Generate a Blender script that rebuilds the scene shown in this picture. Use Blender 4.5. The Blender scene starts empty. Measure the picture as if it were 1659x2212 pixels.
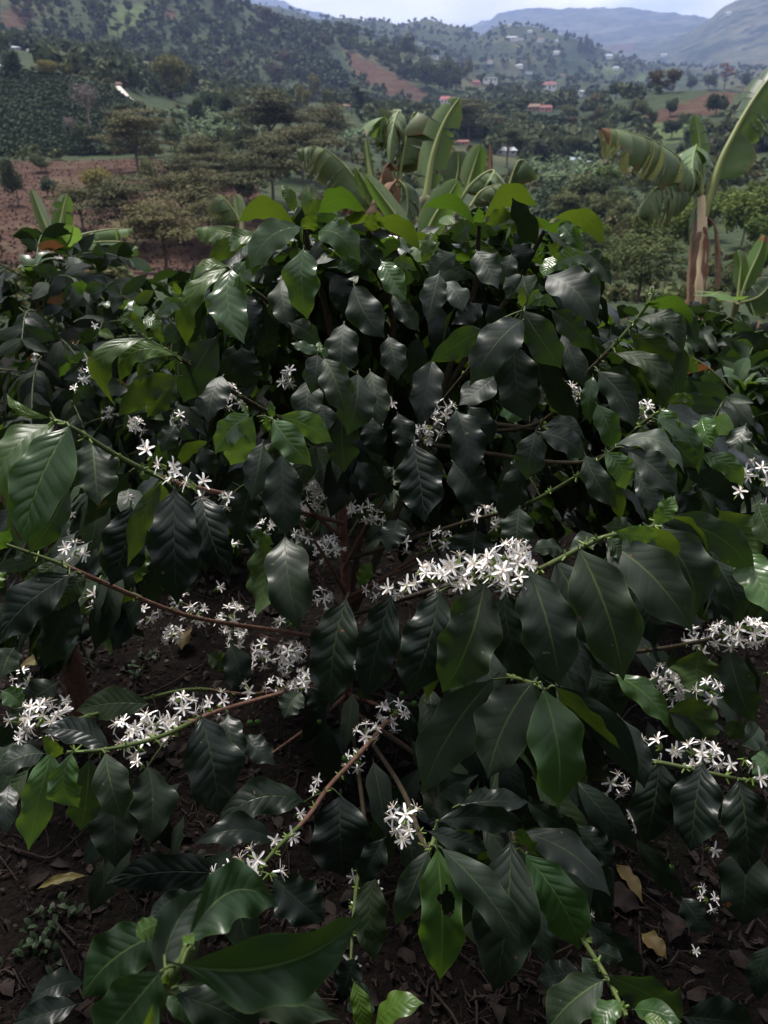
HAZE = 1.25e-4
import bpy, math, random
import numpy as np
from mathutils import Vector, Matrix
R = math.radians
rng = np.random.default_rng(7)
random.seed(7)
scene = bpy.context.scene
COL = scene.collection

# ------------------------------------------------------------------ camera
CX, CY = 829.5, 1106.0
HALF = R(33.65)
F = CY / math.tan(HALF)
PITCH = R(25.9)
CP, SP = math.cos(PITCH), math.sin(PITCH)
CAM = np.array([0.0, 0.0, 1.65])
FWD = np.array([0, CP, -SP]); UPV = np.array([0, SP, CP]); RT = np.array([1.0, 0, 0])
cd = bpy.data.cameras.new('camera')
cam = bpy.data.objects.new('camera', cd); COL.objects.link(cam)
cam.location = CAM; cam.rotation_euler = (R(90) - PITCH, 0, 0)
cd.sensor_fit = 'VERTICAL'; cd.sensor_height = 36; cd.sensor_width = 27
cd.lens = 18 / math.tan(HALF)
cd.clip_start = 0.05; cd.clip_end = 40000
cd.dof.use_dof = True; cd.dof.focus_distance = 1.4; cd.dof.aperture_fstop = 7.5
scene.camera = cam

def ray(x, y):
    return RT * ((x - CX) / F) + FWD + UPV * ((CY - y) / F)
def pt(x, y, d):
    return CAM + ray(x, y) * d
REG = {0: (0, 0, 1.0), 3: (0, 378, .5), 4: (829.5, 378, .5), 5: (0, 864, .5), 6: (829.5, 864, .5),
       7: (0, 1350, .5), 8: (829.5, 1350, .5)}
def zd(reg, x, y):
    ox, oy, s = REG[reg]
    return ox + x * s, oy + y * s
def unit(v):
    v = np.asarray(v, float); n = np.linalg.norm(v)
    return v / n if n > 1e-12 else v

# ------------------------------------------------------------------ mesh helpers
class MB:
    """collects geometry for one mesh"""
    def __init__(s): s.v = []; s.f = []; s.uv = []; s.r = []; s.m = []; s.c = []; s.n = 0; s.hascol = False
    def add(s, v, f, uv=None, r=0.5, m=0, col=None):
        v = np.asarray(v, float)
        if len(v) == 0: return
        s.v.append(v); k = len(v)
        s.uv.append(np.zeros((k, 2)) if uv is None else np.asarray(uv, float))
        s.r.append(np.full(k, r) if np.isscalar(r) else np.asarray(r, float))
        s.f.append((np.asarray(f, np.int64) + s.n)); s.m.append(np.full(len(f), m) if np.isscalar(m) else np.asarray(m)); s.n += k
    def build(s, name, mats, parent=None, smooth=True, root=None):
        o = mesh_obj(name, s.v, s.f, s.uv, s.r, s.m, mats, parent, smooth, root)
        return o

def mesh_data(name, V, Fs, UV, Rn, Mi, mats, smooth=True):
    me = bpy.data.meshes.new(name)
    v = np.concatenate(V) if V else np.zeros((0, 3))
    loops = []; starts = []; tot = 0; mi = []
    for f, m in zip(Fs, Mi):
        k = f.shape[1]
        loops.append(f.ravel()); starts.append(tot + np.arange(len(f)) * k); tot += f.size; mi.append(m)
    loops = np.concatenate(loops); starts = np.concatenate(starts); mi = np.concatenate(mi)
    me.vertices.add(len(v)); me.vertices.foreach_set('co', v.astype(np.float32).ravel())
    me.loops.add(len(loops)); me.loops.foreach_set('vertex_index', loops.astype(np.int32))
    me.polygons.add(len(starts)); me.polygons.foreach_set('loop_start', starts.astype(np.int32))
    uvl = me.uv_layers.new(name='uv')
    uv = np.concatenate(UV)[loops]
    uvl.data.foreach_set('uv', uv.astype(np.float32).ravel())
    at = me.attributes.new('rnd', 'FLOAT', 'POINT')
    at.data.foreach_set('value', np.concatenate(Rn).astype(np.float32))
    for m in mats: me.materials.append(m)
    me.polygons.foreach_set('material_index', mi.astype(np.int32))
    me.polygons.foreach_set('use_smooth', np.full(len(starts), smooth))
    me.update(calc_edges=True); me.validate()
    return me

def rootloc(o):
    while o.parent is not None: o = o.parent
    return np.array(o.location)

def mesh_obj(name, V, Fs, UV, Rn, Mi, mats, parent=None, smooth=True, root=None):
    off = rootloc(parent) if parent is not None else (np.zeros(3) if root is None else np.asarray(root))
    me = mesh_data(name, [v - off for v in V], Fs, UV, Rn, Mi, mats, smooth)
    o = bpy.data.objects.new(name, me); COL.objects.link(o)
    if parent is not None: o.parent = parent
    else: o.location = off
    return o

def empty(name, loc, label=None, cat=None, group=None):
    o = bpy.data.objects.new(name, None); COL.objects.link(o); o.location = loc
    o.empty_display_size = 0.1
    tag(o, label, cat, group); return o
def tag(o, label=None, cat=None, group=None, kind=None):
    if label: o['label'] = label
    if cat: o['category'] = cat
    if group: o['group'] = group
    if kind: o['kind'] = kind
    return o
def copy_tree(o, parent=None):
    c = o.copy(); COL.objects.link(c); c.parent = parent
    for ch in list(o.children): copy_tree(ch, c)
    return c

def catmull(P, n=6):
    P = np.asarray(P, float)
    if len(P) < 3:
        t = np.linspace(0, 1, n + 1)[:, None]
        return P[0] * (1 - t) + P[-1] * t
    Q = np.vstack([2 * P[0] - P[1], P, 2 * P[-1] - P[-2]]); out = []
    for i in range(1, len(Q) - 2):
        p0, p1, p2, p3 = Q[i - 1:i + 3]
        for t in np.linspace(0, 1, n, endpoint=False):
            out.append(.5 * ((2 * p1) + (-p0 + p2) * t + (2 * p0 - 5 * p1 + 4 * p2 - p3) * t * t + (-p0 + 3 * p1 - 3 * p2 + p3) * t ** 3))
    out.append(P[-1]); return np.array(out)

def tube(mb, P, r0, r1, ns=7, r=.5, m=0, wob=0.0, smooth_n=5):
    C = catmull(P, smooth_n); n = len(C)
    T = np.gradient(C, axis=0); T /= np.linalg.norm(T, axis=1)[:, None] + 1e-12
    ref = np.array([0, 0, 1.0]) if abs(T[0][2]) < .8 else np.array([1.0, 0, 0])
    V = []; UV = []
    N = unit(np.cross(T[0], ref))
    L = np.concatenate([[0], np.cumsum(np.linalg.norm(np.diff(C, axis=0), axis=1))])
    for i in range(n):
        N = unit(N - T[i] * N.dot(T[i])); B = np.cross(T[i], N)
        rad = r0 + (r1 - r0) * i / (n - 1)
        if wob: rad *= 1 + wob * (rng.random() - .5)
        a = np.arange(ns) * 2 * math.pi / ns
        V.append(C[i] + rad * (np.cos(a)[:, None] * N + np.sin(a)[:, None] * B))
        UV.append(np.stack([a / 6.283, np.full(ns, L[i])], 1))
    V.append(C[-1][None]); UV.append(np.array([[0, L[-1]]]))
    f = []
    for i in range(n - 1):
        for j in range(ns):
            f.append((i * ns + j, i * ns + (j + 1) % ns, (i + 1) * ns + (j + 1) % ns, (i + 1) * ns + j))
    mb.add(np.concatenate(V), f, np.concatenate(UV), r, m)
    return C

def hsh(i, j, seed):
    n = (i * 374761393 + j * 668265263 + seed * 974634777) & 0xffffffff
    n = ((n ^ (n >> 13)) * 1274126177) & 0xffffffff
    return ((n ^ (n >> 16)) & 0xffff) / 65535.0
def vnoise(x, y, seed=0):
    xi = np.floor(x).astype(np.int64); yi = np.floor(y).astype(np.int64)
    fx = x - xi; fy = y - yi; fx = fx * fx * (3 - 2 * fx); fy = fy * fy * (3 - 2 * fy)
    a = hsh(xi, yi, seed); b = hsh(xi + 1, yi, seed); c = hsh(xi, yi + 1, seed); d = hsh(xi + 1, yi + 1, seed)
    return (a * (1 - fx) + b * fx) * (1 - fy) + (c * (1 - fx) + d * fx) * fy
def fbm(x, y, seed=0, o=4):
    s = 0; a = .5
    for k in range(o):
        s = s + a * (vnoise(x, y, seed + k * 17) - .5); x = x * 2.03 + 5; y = y * 2.03 + 3; a *= .5
    return s

# ------------------------------------------------------------------ materials
class NT:
    def __init__(s, mat): s.t = mat.node_tree; s.n = s.t.nodes; s.l = s.t.links
    def new(s, t, **k):
        n = s.n.new(t)
        for a, b in k.items(): setattr(n, a, b)
        return n
    def set(s, sock, v):
        if hasattr(v, 'is_linked') or isinstance(v, bpy.types.NodeSocket): s.l.new(v, sock)
        else: sock.default_value = v
    def math(s, op, a, b=0.0, c=0.0, clamp=False):
        n = s.new('ShaderNodeMath', operation=op, use_clamp=clamp)
        s.set(n.inputs[0], a); s.set(n.inputs[1], b); s.set(n.inputs[2], c); return n.outputs[0]
    def mix(s, f, a, b, mode='MIX'):
        n = s.new('ShaderNodeMix', data_type='RGBA', blend_type=mode)
        s.set(n.inputs[0], f); s.set(n.inputs[6], col(a)); s.set(n.inputs[7], col(b)); return n.outputs[2]
    def noise(s, scale, vec=None, detail=3, rough=.55, out=0):
        n = s.new('ShaderNodeTexNoise'); n.inputs['Scale'].default_value = scale
        n.inputs['Detail'].default_value = detail; n.inputs['Roughness'].default_value = rough
        if vec is not None: s.l.new(vec, n.inputs['Vector'])
        return n.outputs[out]
    def ramp(s, f, stops):
        n = s.new('ShaderNodeValToRGB'); s.set(n.inputs[0], f); e = n.color_ramp.elements
        while len(e) < len(stops): e.new(.5)
        for el, (p, c) in zip(e, stops): el.position = p; el.color = col(c)
        return n.outputs[0]
    def step(s, f, a, b):
        n = s.new('ShaderNodeMapRange'); s.set(n.inputs[0], f); n.inputs[1].default_value = a; n.inputs[2].default_value = b
        return n.outputs[0]
    def attr(s, name, out='Fac'):
        n = s.new('ShaderNodeAttribute', attribute_name=name); return n.outputs[out]
    def bump(s, h, dist, strength=1.0):
        n = s.new('ShaderNodeBump'); s.set(n.inputs['Height'], h); n.inputs['Distance'].default_value = dist
        n.inputs['Strength'].default_value = strength; return n.outputs[0]
def col(c):
    if isinstance(c, (tuple, list)) and len(c) == 3: return (c[0], c[1], c[2], 1)
    return c
def newmat(name):
    m = bpy.data.materials.new(name); m.use_nodes = True
    k = NT(m); k.bsdf = k.n['Principled BSDF']; k.out = k.n['Material Output']; return m, k
def simple(name, c, c2=None, scale=20, rough=.8, bump=0, spec=.3, coords='Object'):
    m, k = newmat(name)
    tc = k.new('ShaderNodeTexCoord').outputs[coords]
    nz = k.noise(scale, tc, 4)
    base = k.mix(k.step(nz, .3, .7), c, c2 or tuple(x * .6 for x in c))
    rv = k.attr('rnd')
    k.set(k.bsdf.inputs['Base Color'], k.mix(1, base, k.ramp(rv, [(0, (.75,) * 3), (1, (1.2,) * 3)]), 'MULTIPLY'))
    k.bsdf.inputs['Roughness'].default_value = rough; k.bsdf.inputs['Specular IOR Level'].default_value = spec
    if bump: k.set(k.bsdf.inputs['Normal'], k.bump(nz, bump))
    return m

def leafmat(name, top, top2, under, trans, rough, vein, veinamt=.6, tfac=.25, rust=0.0, nv=9, bump=.0016, spec=.5):
    m, k = newmat(name)
    uv = k.new('ShaderNodeUVMap', uv_map='uv').outputs[0]
    sep = k.new('ShaderNodeSeparateXYZ'); k.l.new(uv, sep.inputs[0])
    u, v = sep.outputs[0], sep.outputs[1]
    sa = k.math('ABSOLUTE', k.math('MULTIPLY_ADD', u, 2.0, -1.0))
    ph = k.math('SUBTRACT', k.math('MULTIPLY', v, float(nv)), k.math('MULTIPLY', sa, 1.7))
    side = k.math('GREATER_THAN', u, .5)
    ph = k.math('ADD', ph, k.math('MULTIPLY', side, .4))
    geo = k.new('ShaderNodeNewGeometry')
    wob = k.noise(28, geo.outputs['Position'], 2)
    ph = k.math('ADD', ph, k.math('MULTIPLY', k.math('SUBTRACT', wob, .5), .35))
    fr = k.math('ABSOLUTE', k.math('SUBTRACT', k.math('FRACT', ph), .5))      # .5 at the vein
    lat = k.math('MULTIPLY', k.step(fr, .455, .5), k.step(sa, .95, .6))
    mid = k.step(k.math('MULTIPLY_ADD', v, .03, sa), .065, .030)
    rv = k.attr('rnd')
    big = k.noise(9, geo.outputs['Position'], 3)
    fine = k.noise(160, geo.outputs['Position'], 2)
    base = k.mix(k.step(big, .35, .68), top, top2)
    base = k.mix(k.math('MULTIPLY', lat, veinamt * .35), base, vein)
    base = k.mix(k.math('MULTIPLY', mid, veinamt), base, vein)
    base = k.mix(k.math('MULTIPLY', k.step(sa, .94, 1.0), .45), base, vein)  # pale margin painted in for the thin rim catching light
    base = k.mix(1, base, k.ramp(rv, [(0, (.72, .74, .78)), (.5, (1, 1, 1)), (1, (1.25, 1.22, .9))]), 'MULTIPLY')
    if rust:
        sp = k.noise(26, geo.outputs['Position'], 3)
        msk = k.math('MULTIPLY', k.step(sp, .71, .74), k.math('GREATER_THAN', rv, 1 - rust))
        base = k.mix(msk, base, (.16, .07, .03))
        sp2 = k.step(k.noise(95, geo.outputs['Position'], 1), .77, .80)
        base = k.mix(k.math('MULTIPLY', sp2, .5), base, (.22, .2, .14))
    base = k.mix(geo.outputs['Backfacing'], base, k.mix(k.math('MULTIPLY', mid, .6), under, vein))
    k.set(k.bsdf.inputs['Base Color'], base)
    rg = k.math('ADD', k.math('MULTIPLY', k.step(big, .3, .7), .14), rough)
    rg = k.math('ADD', rg, k.math('MULTIPLY', geo.outputs['Backfacing'], .25))
    k.set(k.bsdf.inputs['Roughness'], rg)
    k.bsdf.inputs['Specular IOR Level'].default_value = spec
    hgt = k.math('SUBTRACT', k.math('MULTIPLY', k.step(fr, .5, .15), k.step(sa, 1.0, .5)), k.math('MULTIPLY', mid, .7))
    hgt = k.math('ADD', hgt, k.math('MULTIPLY', fine, .06))
    hgt = k.math('ADD', hgt, k.math('MULTIPLY', k.noise(45, geo.outputs['Position'], 2), .7))
    bn = k.bump(hgt, bump)
    k.set(k.bsdf.inputs['Normal'], bn)
    tr = k.new('ShaderNodeBsdfTranslucent'); k.set(tr.inputs[0], k.mix(k.math('MULTIPLY', lat, .5), trans, tuple(x * .55 for x in trans)))
    mx = k.new('ShaderNodeMixShader'); mx.inputs[0].default_value = tfac
    k.l.new(k.bsdf.outputs[0], mx.inputs[1]); k.l.new(tr.outputs[0], mx.inputs[2]); k.l.new(mx.outputs[0], k.out.inputs[0])
    return m

M = {}
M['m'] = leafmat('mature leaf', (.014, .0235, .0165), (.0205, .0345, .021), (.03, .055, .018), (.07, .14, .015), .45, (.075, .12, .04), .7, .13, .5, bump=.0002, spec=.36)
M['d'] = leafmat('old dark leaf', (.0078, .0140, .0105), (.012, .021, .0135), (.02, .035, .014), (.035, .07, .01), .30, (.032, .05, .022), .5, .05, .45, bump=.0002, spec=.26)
M['b'] = leafmat('fresh green leaf', (.019, .048, .014), (.027, .064, .018), (.05, .10, .02), (.14, .28, .02), .27, (.11, .17, .05), .6, .18, bump=.0002, spec=.5)
M['y'] = leafmat('young leaf', (.036, .080, .013), (.058, .108, .015), (.060, .098, .014), (.105, .165, .012), .30, (.12, .165, .035), .45, .32, bump=.0004, spec=.4)
M['u'] = leafmat('dark underside leaf', (.014, .028, .010), (.02, .037, .012), (.035, .065, .014), (.11, .18, .015), .45, (.06, .10, .03), .4, .22, bump=.0005, spec=.3)  # dark green of leaves seen mostly from beneath
M['g'] = leafmat('rusty old leaf', (.08, .05, .015), (.11, .075, .02), (.10, .07, .03), (.25, .1, .03), .45, (.2, .14, .06), .4, .2, bump=.0005)
M['f'] = leafmat('smooth green leaf', (.012, .030, .010), (.017, .042, .013), (.04, .08, .018), (.10, .2, .02), .28, (.08, .125, .035), .7, .06, bump=.0003, spec=.42)
M['l'] = leafmat('light fresh leaf', (.042, .095, .026), (.056, .12, .034), (.07, .13, .03), (.14, .24, .025), .20, (.15, .22, .07), .6, .22, bump=.0004, spec=.62)
M['c'] = leafmat('corrugated green leaf', (.017, .050, .012), (.024, .064, .016), (.04, .09, .018), (.11, .22, .02), .25, (.10, .16, .045), .6, .18, bump=.0008, spec=.5)
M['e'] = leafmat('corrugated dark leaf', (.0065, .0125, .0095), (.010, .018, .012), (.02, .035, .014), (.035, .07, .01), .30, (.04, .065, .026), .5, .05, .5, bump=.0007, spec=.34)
M['w'] = simple('flower petal', (.92, .90, .89), (.87, .84, .83), 60, .55)
M['st'] = simple('flower stamen', (.76, .68, .56), (.62, .52, .40), 60, .7)
M['bud'] = simple('green bud', (.17, .24, .05), (.12, .19, .04), 80, .5)
M['bark'] = simple('coffee bark', (.19, .10, .072), (.10, .055, .04), 60, .9, .004, .2)
M['bark2'] = simple('dark bark', (.065, .05, .03), (.035, .03, .02), 60, .9, .004, .2)
M['twig'] = simple('green twig', (.085, .115, .03), (.05, .075, .022), 40, .6, .001)
M['cherry'] = simple('green coffee cherry', (.06, .13, .03), (.04, .09, .02), 40, .35)
# white petals let some light through
for kk in ('w',):
    k = NT(M[kk]); b = k.n['Principled BSDF']; b.inputs['Subsurface Weight'].default_value = 0.0

# ------------------------------------------------------------------ world: high thin cloud over blue
SUN_EL, SUN_AZ = R(62), R(-28)      # azimuth from +Y towards +X ; the sun stands behind the bush, high, a little left
w = bpy.data.worlds.new('World'); scene.world = w; w.use_nodes = True
k = NT(w); bg = k.n['Background']
sky = k.new('ShaderNodeTexSky', sky_type='NISHITA'); sky.sun_disc = False
sky.sun_elevation = SUN_EL; sky.sun_rotation = SUN_AZ
tc = k.new('ShaderNodeTexCoord').outputs['Generated']
mp = k.new('ShaderNodeMapping'); mp.inputs['Scale'].default_value = (1, 1, 3.2); k.l.new(tc, mp.inputs[0])
cn = k.noise(3.2, mp.outputs[0], 6, .55)
cn2 = k.noise(7.0, mp.outputs[0], 4, .5)
cloudcol = k.ramp(cn2, [(.3, (6.2, 6.2, 6.5)), (.7, (9.4, 9.1, 8.9))])
sz = k.new('ShaderNodeSeparateXYZ'); k.l.new(tc, sz.inputs[0])
lum = k.ramp(sz.outputs[2], [(.08, (1.25, 1.25, 1.27)), (.55, (.62, .62, .62))])
k.l.new(k.mix(k.step(cn, .30, .46), sky.outputs[0], k.mix(1, cloudcol, lum, 'MULTIPLY')), bg.inputs[0])
bg.inputs[1].default_value = 0.10
sd = bpy.data.lights.new('sun', 'SUN'); sd.energy = 3.6; sd.angle = R(16); sd.color = (1, .95, .88)
so = bpy.data.objects.new('sun', sd); COL.objects.link(so)
sdir = Vector((math.sin(SUN_AZ) * math.cos(SUN_EL), math.cos(SUN_AZ) * math.cos(SUN_EL), math.sin(SUN_EL)))
so.rotation_euler = sdir.to_track_quat('Z', 'Y').to_euler(); so.location = (0, 0, 30)
scene.view_settings.view_transform = 'Standard'; scene.view_settings.look = 'None'
scene.view_settings.exposure = 0.95; scene.view_settings.gamma = 1
# ------------------------------------------------------------------ terrain : one polar sheet
def layer(pts):
    A = []
    for x, y, r in pts:
        d = ray(x, y); A.append((math.atan2(d[0], d[1]), r, 1.65 + r * d[2] / math.hypot(d[0], d[1])))
    A.sort(); return np.array(A)
def flat(r, z): return np.array([(-4, r, z), (4, r, z)])
LAY = [
    flat(6, -.45), flat(14, -1.7), flat(35, -5.2),
    layer([(-400, 575, 120), (0, 565, 115), (400, 585, 105), (800, 620, 95), (1200, 655, 85), (1659, 655, 80), (2000, 655, 80)]),
    layer([(-400, 345, 235), (0, 338, 230), (150, 335, 230), (330, 330, 225), (500, 345, 215), (700, 385, 205), (900, 405, 200), (1100, 430, 190), (1300, 440, 180), (1659, 440, 180), (2000, 440, 180)]),
    layer([(-400, 150, 330), (0, 162, 325), (120, 162, 325), (250, 187, 320), (330, 238, 310), (450, 262, 320), (600, 268, 330), (800, 290, 340), (1000, 318, 350), (1200, 345, 350), (1400, 345, 330), (1659, 330, 330), (2000, 330, 330)]),
    layer([(-400, 80, 620), (0, 105, 600), (250, 128, 600), (400, 178, 620), (600, 195, 680), (750, 205, 700), (900, 225, 700), (1000, 225, 700), (1100, 232, 700), (1250, 232, 650), (1380, 196, 560), (1480, 190, 540), (1659, 187, 540), (2000, 180, 540)]),
    layer([(-400, 60, 800), (0, 70, 800), (400, 140, 850), (700, 165, 900), (1000, 205, 950), (1250, 222, 900), (1380, 240, 900), (1659, 240, 900), (2000, 240, 900)]),
    layer([(-400, -250, 1250), (0, -160, 1250), (250, -100, 1250), (420, -50, 1250), (500, 2, 1250), (560, 28, 1300), (620, 45, 1300), (700, 68, 1300), (780, 84, 1300), (850, 102, 1300), (900, 114, 1300), (950, 134, 1300), (1000, 155, 1300), (1050, 184, 1300), (1150, 205, 1300), (1250, 208, 1300), (1400, 205, 1300), (1659, 195, 1300), (2000, 190, 1300)]),
    layer([(-400, 60, 1750), (500, 90, 1750), (700, 120, 1750), (850, 130, 1750), (1000, 165, 1750), (1150, 172, 1750), (1250, 180, 1750), (1400, 192, 1750), (1659, 185, 1750), (2000, 180, 1750)]),
    layer([(-400, 0, 2900), (300, 0, 2900), (500, 2, 2900), (560, 4, 2900), (620, 14, 2900), (700, 29, 2900), (800, 29, 2900), (850, 36, 2900), (900, 42, 2900), (960, 49, 2900), (1010, 57, 2900), (1035, 71, 2900), (1090, 59, 2700), (1150, 69, 2700), (1230, 89, 2600), (1280, 113, 2600), (1330, 131, 2600), (1400, 152, 2600), (1500, 162, 2600), (1659, 166, 2600), (2000, 166, 2600)]),
    layer([(-400, 100, 3700), (900, 100, 3700), (1035, 118, 3700), (1150, 120, 3700), (1280, 150, 3600), (1400, 150, 3600), (1659, 140, 3400), (2000, 100, 3400)]),
    layer([(-400, 90, 5200), (900, 90, 5200), (1100, 90, 5200), (1250, 104, 5200), (1340, 116, 5200), (1400, 110, 5200), (1450, 97, 5200), (1530, 47, 5200), (1560, 26, 5200), (1590, 6, 5200), (1659, -18, 5200), (2000, -100, 5200)]),
    layer([(-400, 120, 6600), (900, 120, 6600), (1300, 80, 6600), (1659, 60, 6600), (2000, 60, 6600)]),
    layer([(-400, 40, 9000), (500, -8, 9000), (600, -2, 9000), (700, 22, 9000), (800, 60, 9000), (1000, 60, 9000), (1035, 50, 9000), (1075, 32, 9000), (1150, 14, 9000), (1220, 12, 9000), (1300, 17, 9000), (1400, 22, 9000), (1500, 32, 9000), (1530, 42, 9000), (1700, 62, 9000), (2000, 60, 9000)]),
    flat(11500, -200),
]
def nearz(X, Y):
    q = np.clip((Y - 2.6) / 3.4, 0, 1)
    return -.45 * q * q * (3 - 2 * q) + .05 * fbm(X * 1.1, Y * 1.1, 3, 3)
def H(X, Y):
    X = np.atleast_1d(np.asarray(X, float)); Y = np.atleast_1d(np.asarray(Y, float))
    az = np.arctan2(X, Y); r = np.hypot(X, Y)
    rk = np.array([np.interp(az, L[:, 0], L[:, 1]) for L in LAY]); zk = np.array([np.interp(az, L[:, 0], L[:, 2]) for L in LAY])
    z = np.where(r <= rk[0], nearz(X, Y), zk[-1])
    for i in range(len(LAY) - 1):
        m = (r > rk[i]) & (r <= rk[i + 1])
        t = (r - rk[i]) / (rk[i + 1] - rk[i])
        z = np.where(m, zk[i] + (zk[i + 1] - zk[i]) * t, z)
    wl = np.clip((r - 120) / 400, 0, 1)
    g = 1 - np.abs(2 * fbm(X / 260, Y / 260, 11, 4)) * 2.2
    z = z + wl * np.minimum(r * .019, 34) * (g - .62) * np.clip(r / 900, .15, 1)
    z = z + np.clip((r - 15) / 60, 0, 1) * .9 * fbm(X / 22, Y / 22, 5, 3) + np.clip((r - 1800) / 2000, 0, 1) * 150 * (fbm(X / 900, Y / 900, 23, 4) * .7 - .5 * np.abs(fbm(X / 700, Y / 700, 29, 4)))
    back = np.clip((np.abs(az) - 1.25) / .5, 0, 1); back = back * back * (3 - 2 * back)
    z = z * (1 - back * np.clip(r / 20, 0, 1)) + back * np.clip(np.minimum(r, 90) - 1.5, 0, None) * .62  # unseen slope raised behind the camera to hold off low sky light
    return z
def hit(x, y, rmin=8.0, rmax=11000.0):
    d = ray(x, y); h = math.hypot(d[0], d[1])
    rr = np.exp(np.linspace(math.log(rmin), math.log(rmax), 1600))
    z = 1.65 + rr * d[2] / h
    hh = H(rr * d[0] / h, rr * d[1] / h)
    idx = np.nonzero(hh >= z)[0]
    i = idx[0] if len(idx) else len(rr) - 1
    if i > 0 and len(idx):
        a, b = rr[i - 1], rr[i]; e0 = z[i - 1] - hh[i - 1]; e1 = z[i] - hh[i]
        r = a + (b - a) * e0 / (e0 - e1 + 1e-9)
    else: r = rr[i]
    X, Y = r * d[0] / h, r * d[1] / h
    return np.array([X, Y, float(H(X, Y)[0])]), r
def proj(P):
    P = np.atleast_2d(P) - CAM
    d = P @ FWD
    return CX + F * (P @ RT) / d, CY - F * (P @ UPV) / d, d
def inpoly(x, y, poly):
    x = np.asarray(x); y = np.asarray(y); c = np.zeros(x.shape, bool); n = len(poly)
    for i in range(n):
        x0, y0 = poly[i]; x1, y1 = poly[(i + 1) % n]
        k_ = ((y0 > y) != (y1 > y)) & (x < (x1 - x0) * (y - y0) / (y1 - y0 + 1e-12) + x0)
        c ^= k_
    return c

azs = np.concatenate([np.linspace(-180, -46, 30)[:-1], np.linspace(-46, -33, 60)[:-1], np.linspace(-33, 33, 620), np.linspace(33, 46, 60)[1:], np.linspace(46, 180, 30)[1:]])
azs = np.radians(azs)
rs = np.concatenate([np.linspace(.0, 7, 60)[1:], np.exp(np.linspace(math.log(7.2), math.log(100), 60)), np.exp(np.linspace(math.log(102), math.log(11500), 330))])
AZ, RR = np.meshgrid(azs, rs)
GX, GY = RR * np.sin(AZ), RR * np.cos(AZ)
GZ = H(GX.ravel(), GY.ravel()).reshape(GX.shape)
na = len(azs)
gv = np.stack([GX.ravel(), GY.ravel(), GZ.ravel()], 1)
gi = np.arange(len(rs) - 1)[:, None] * na + np.arange(na - 1)[None]
gf = np.stack([gi, gi + 1, gi + na + 1, gi + na], -1).reshape(-1, 4)[:, ::-1]
c0 = len(gv); gv = np.vstack([gv, [[0, 0, float(H(0.0, 0.01)[0])]]])
capf = np.array([(c0, j + 1, j) for j in range(na - 1)])[:, ::-1]
# what grows where (fields seen from the farm): bare red soil, dark coffee, meadow
FIELDS = {
    'bare': [([(-80, 350), (330, 343), (420, 362), (540, 372), (580, 450), (520, 600), (-80, 600)], 60, 260),
             ([(1372, 250), (1440, 236), (1530, 200), (1595, 196), (1575, 228), (1540, 248), (1480, 258), (1400, 276)], 300, 700),
             ([(745, 108), (790, 128), (850, 158), (945, 214), (900, 224), (830, 200), (770, 165)], 500, 1350),
             ([(355, 20), (380, 20), (382, 40), (352, 40)], 700, 1400), ([(0, 25), (60, 10), (75, 50), (20, 75)], 600, 1400),
             ([(1320, 95), (1370, 93), (1370, 112), (1315, 112)], 3000, 6000), ([(1100, 380), (1200, 372), (1210, 384), (1110, 396)], 100, 400)],
    'coffee': [([(-80, 150), (120, 166), (235, 195), (330, 248), (330, 332), (200, 337), (-80, 340)], 200, 340),
               ([(615, 112), (735, 98), (768, 190), (700, 196), (640, 165)], 500, 1350), ([(1040, 280), (1180, 235), (1300, 250), (1200, 310)], 300, 800),
               ([(1180, 410), (1340, 395), (1400, 470), (1250, 500), (1150, 470)], 80, 300), ([(1230, 100), (1300, 120), (1240, 160), (1180, 120)], 1500, 3000)],
    'meadow': [([(1500, 282), (1572, 262), (1572, 285), (1500, 300)], 200, 700), ([(1380, 160), (1450, 150), (1440, 172), (1370, 178)], 1000, 4000), ([(760, 88), (830, 92), (800, 105), (770, 100)], 900, 1600),
               ([(200, 110), (260, 10), (330, 10), (260, 100)], 600, 1400), ([(1390, 270), (1480, 262), (1500, 300), (1400, 320)], 200, 700),
               ([(1280, 140), (1350, 150), (1330, 170), (1270, 160)], 1500, 3200)]}
gx, gy, gd = proj(gv)
covn = {}
jx = 10 * fbm(gv[:, 0] / 12, gv[:, 1] / 12, 31, 3)
for kx, lst in FIELDS.items():
    a = np.zeros(len(gv))
    rad = np.hypot(gv[:, 0], gv[:, 1])
    for poly, r0, r1 in lst:
        a = np.maximum(a, (inpoly(gx + jx, gy + jx * .5, poly) & (rad > r0) & (rad < r1)).astype(float))
    covn[kx] = a

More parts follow.
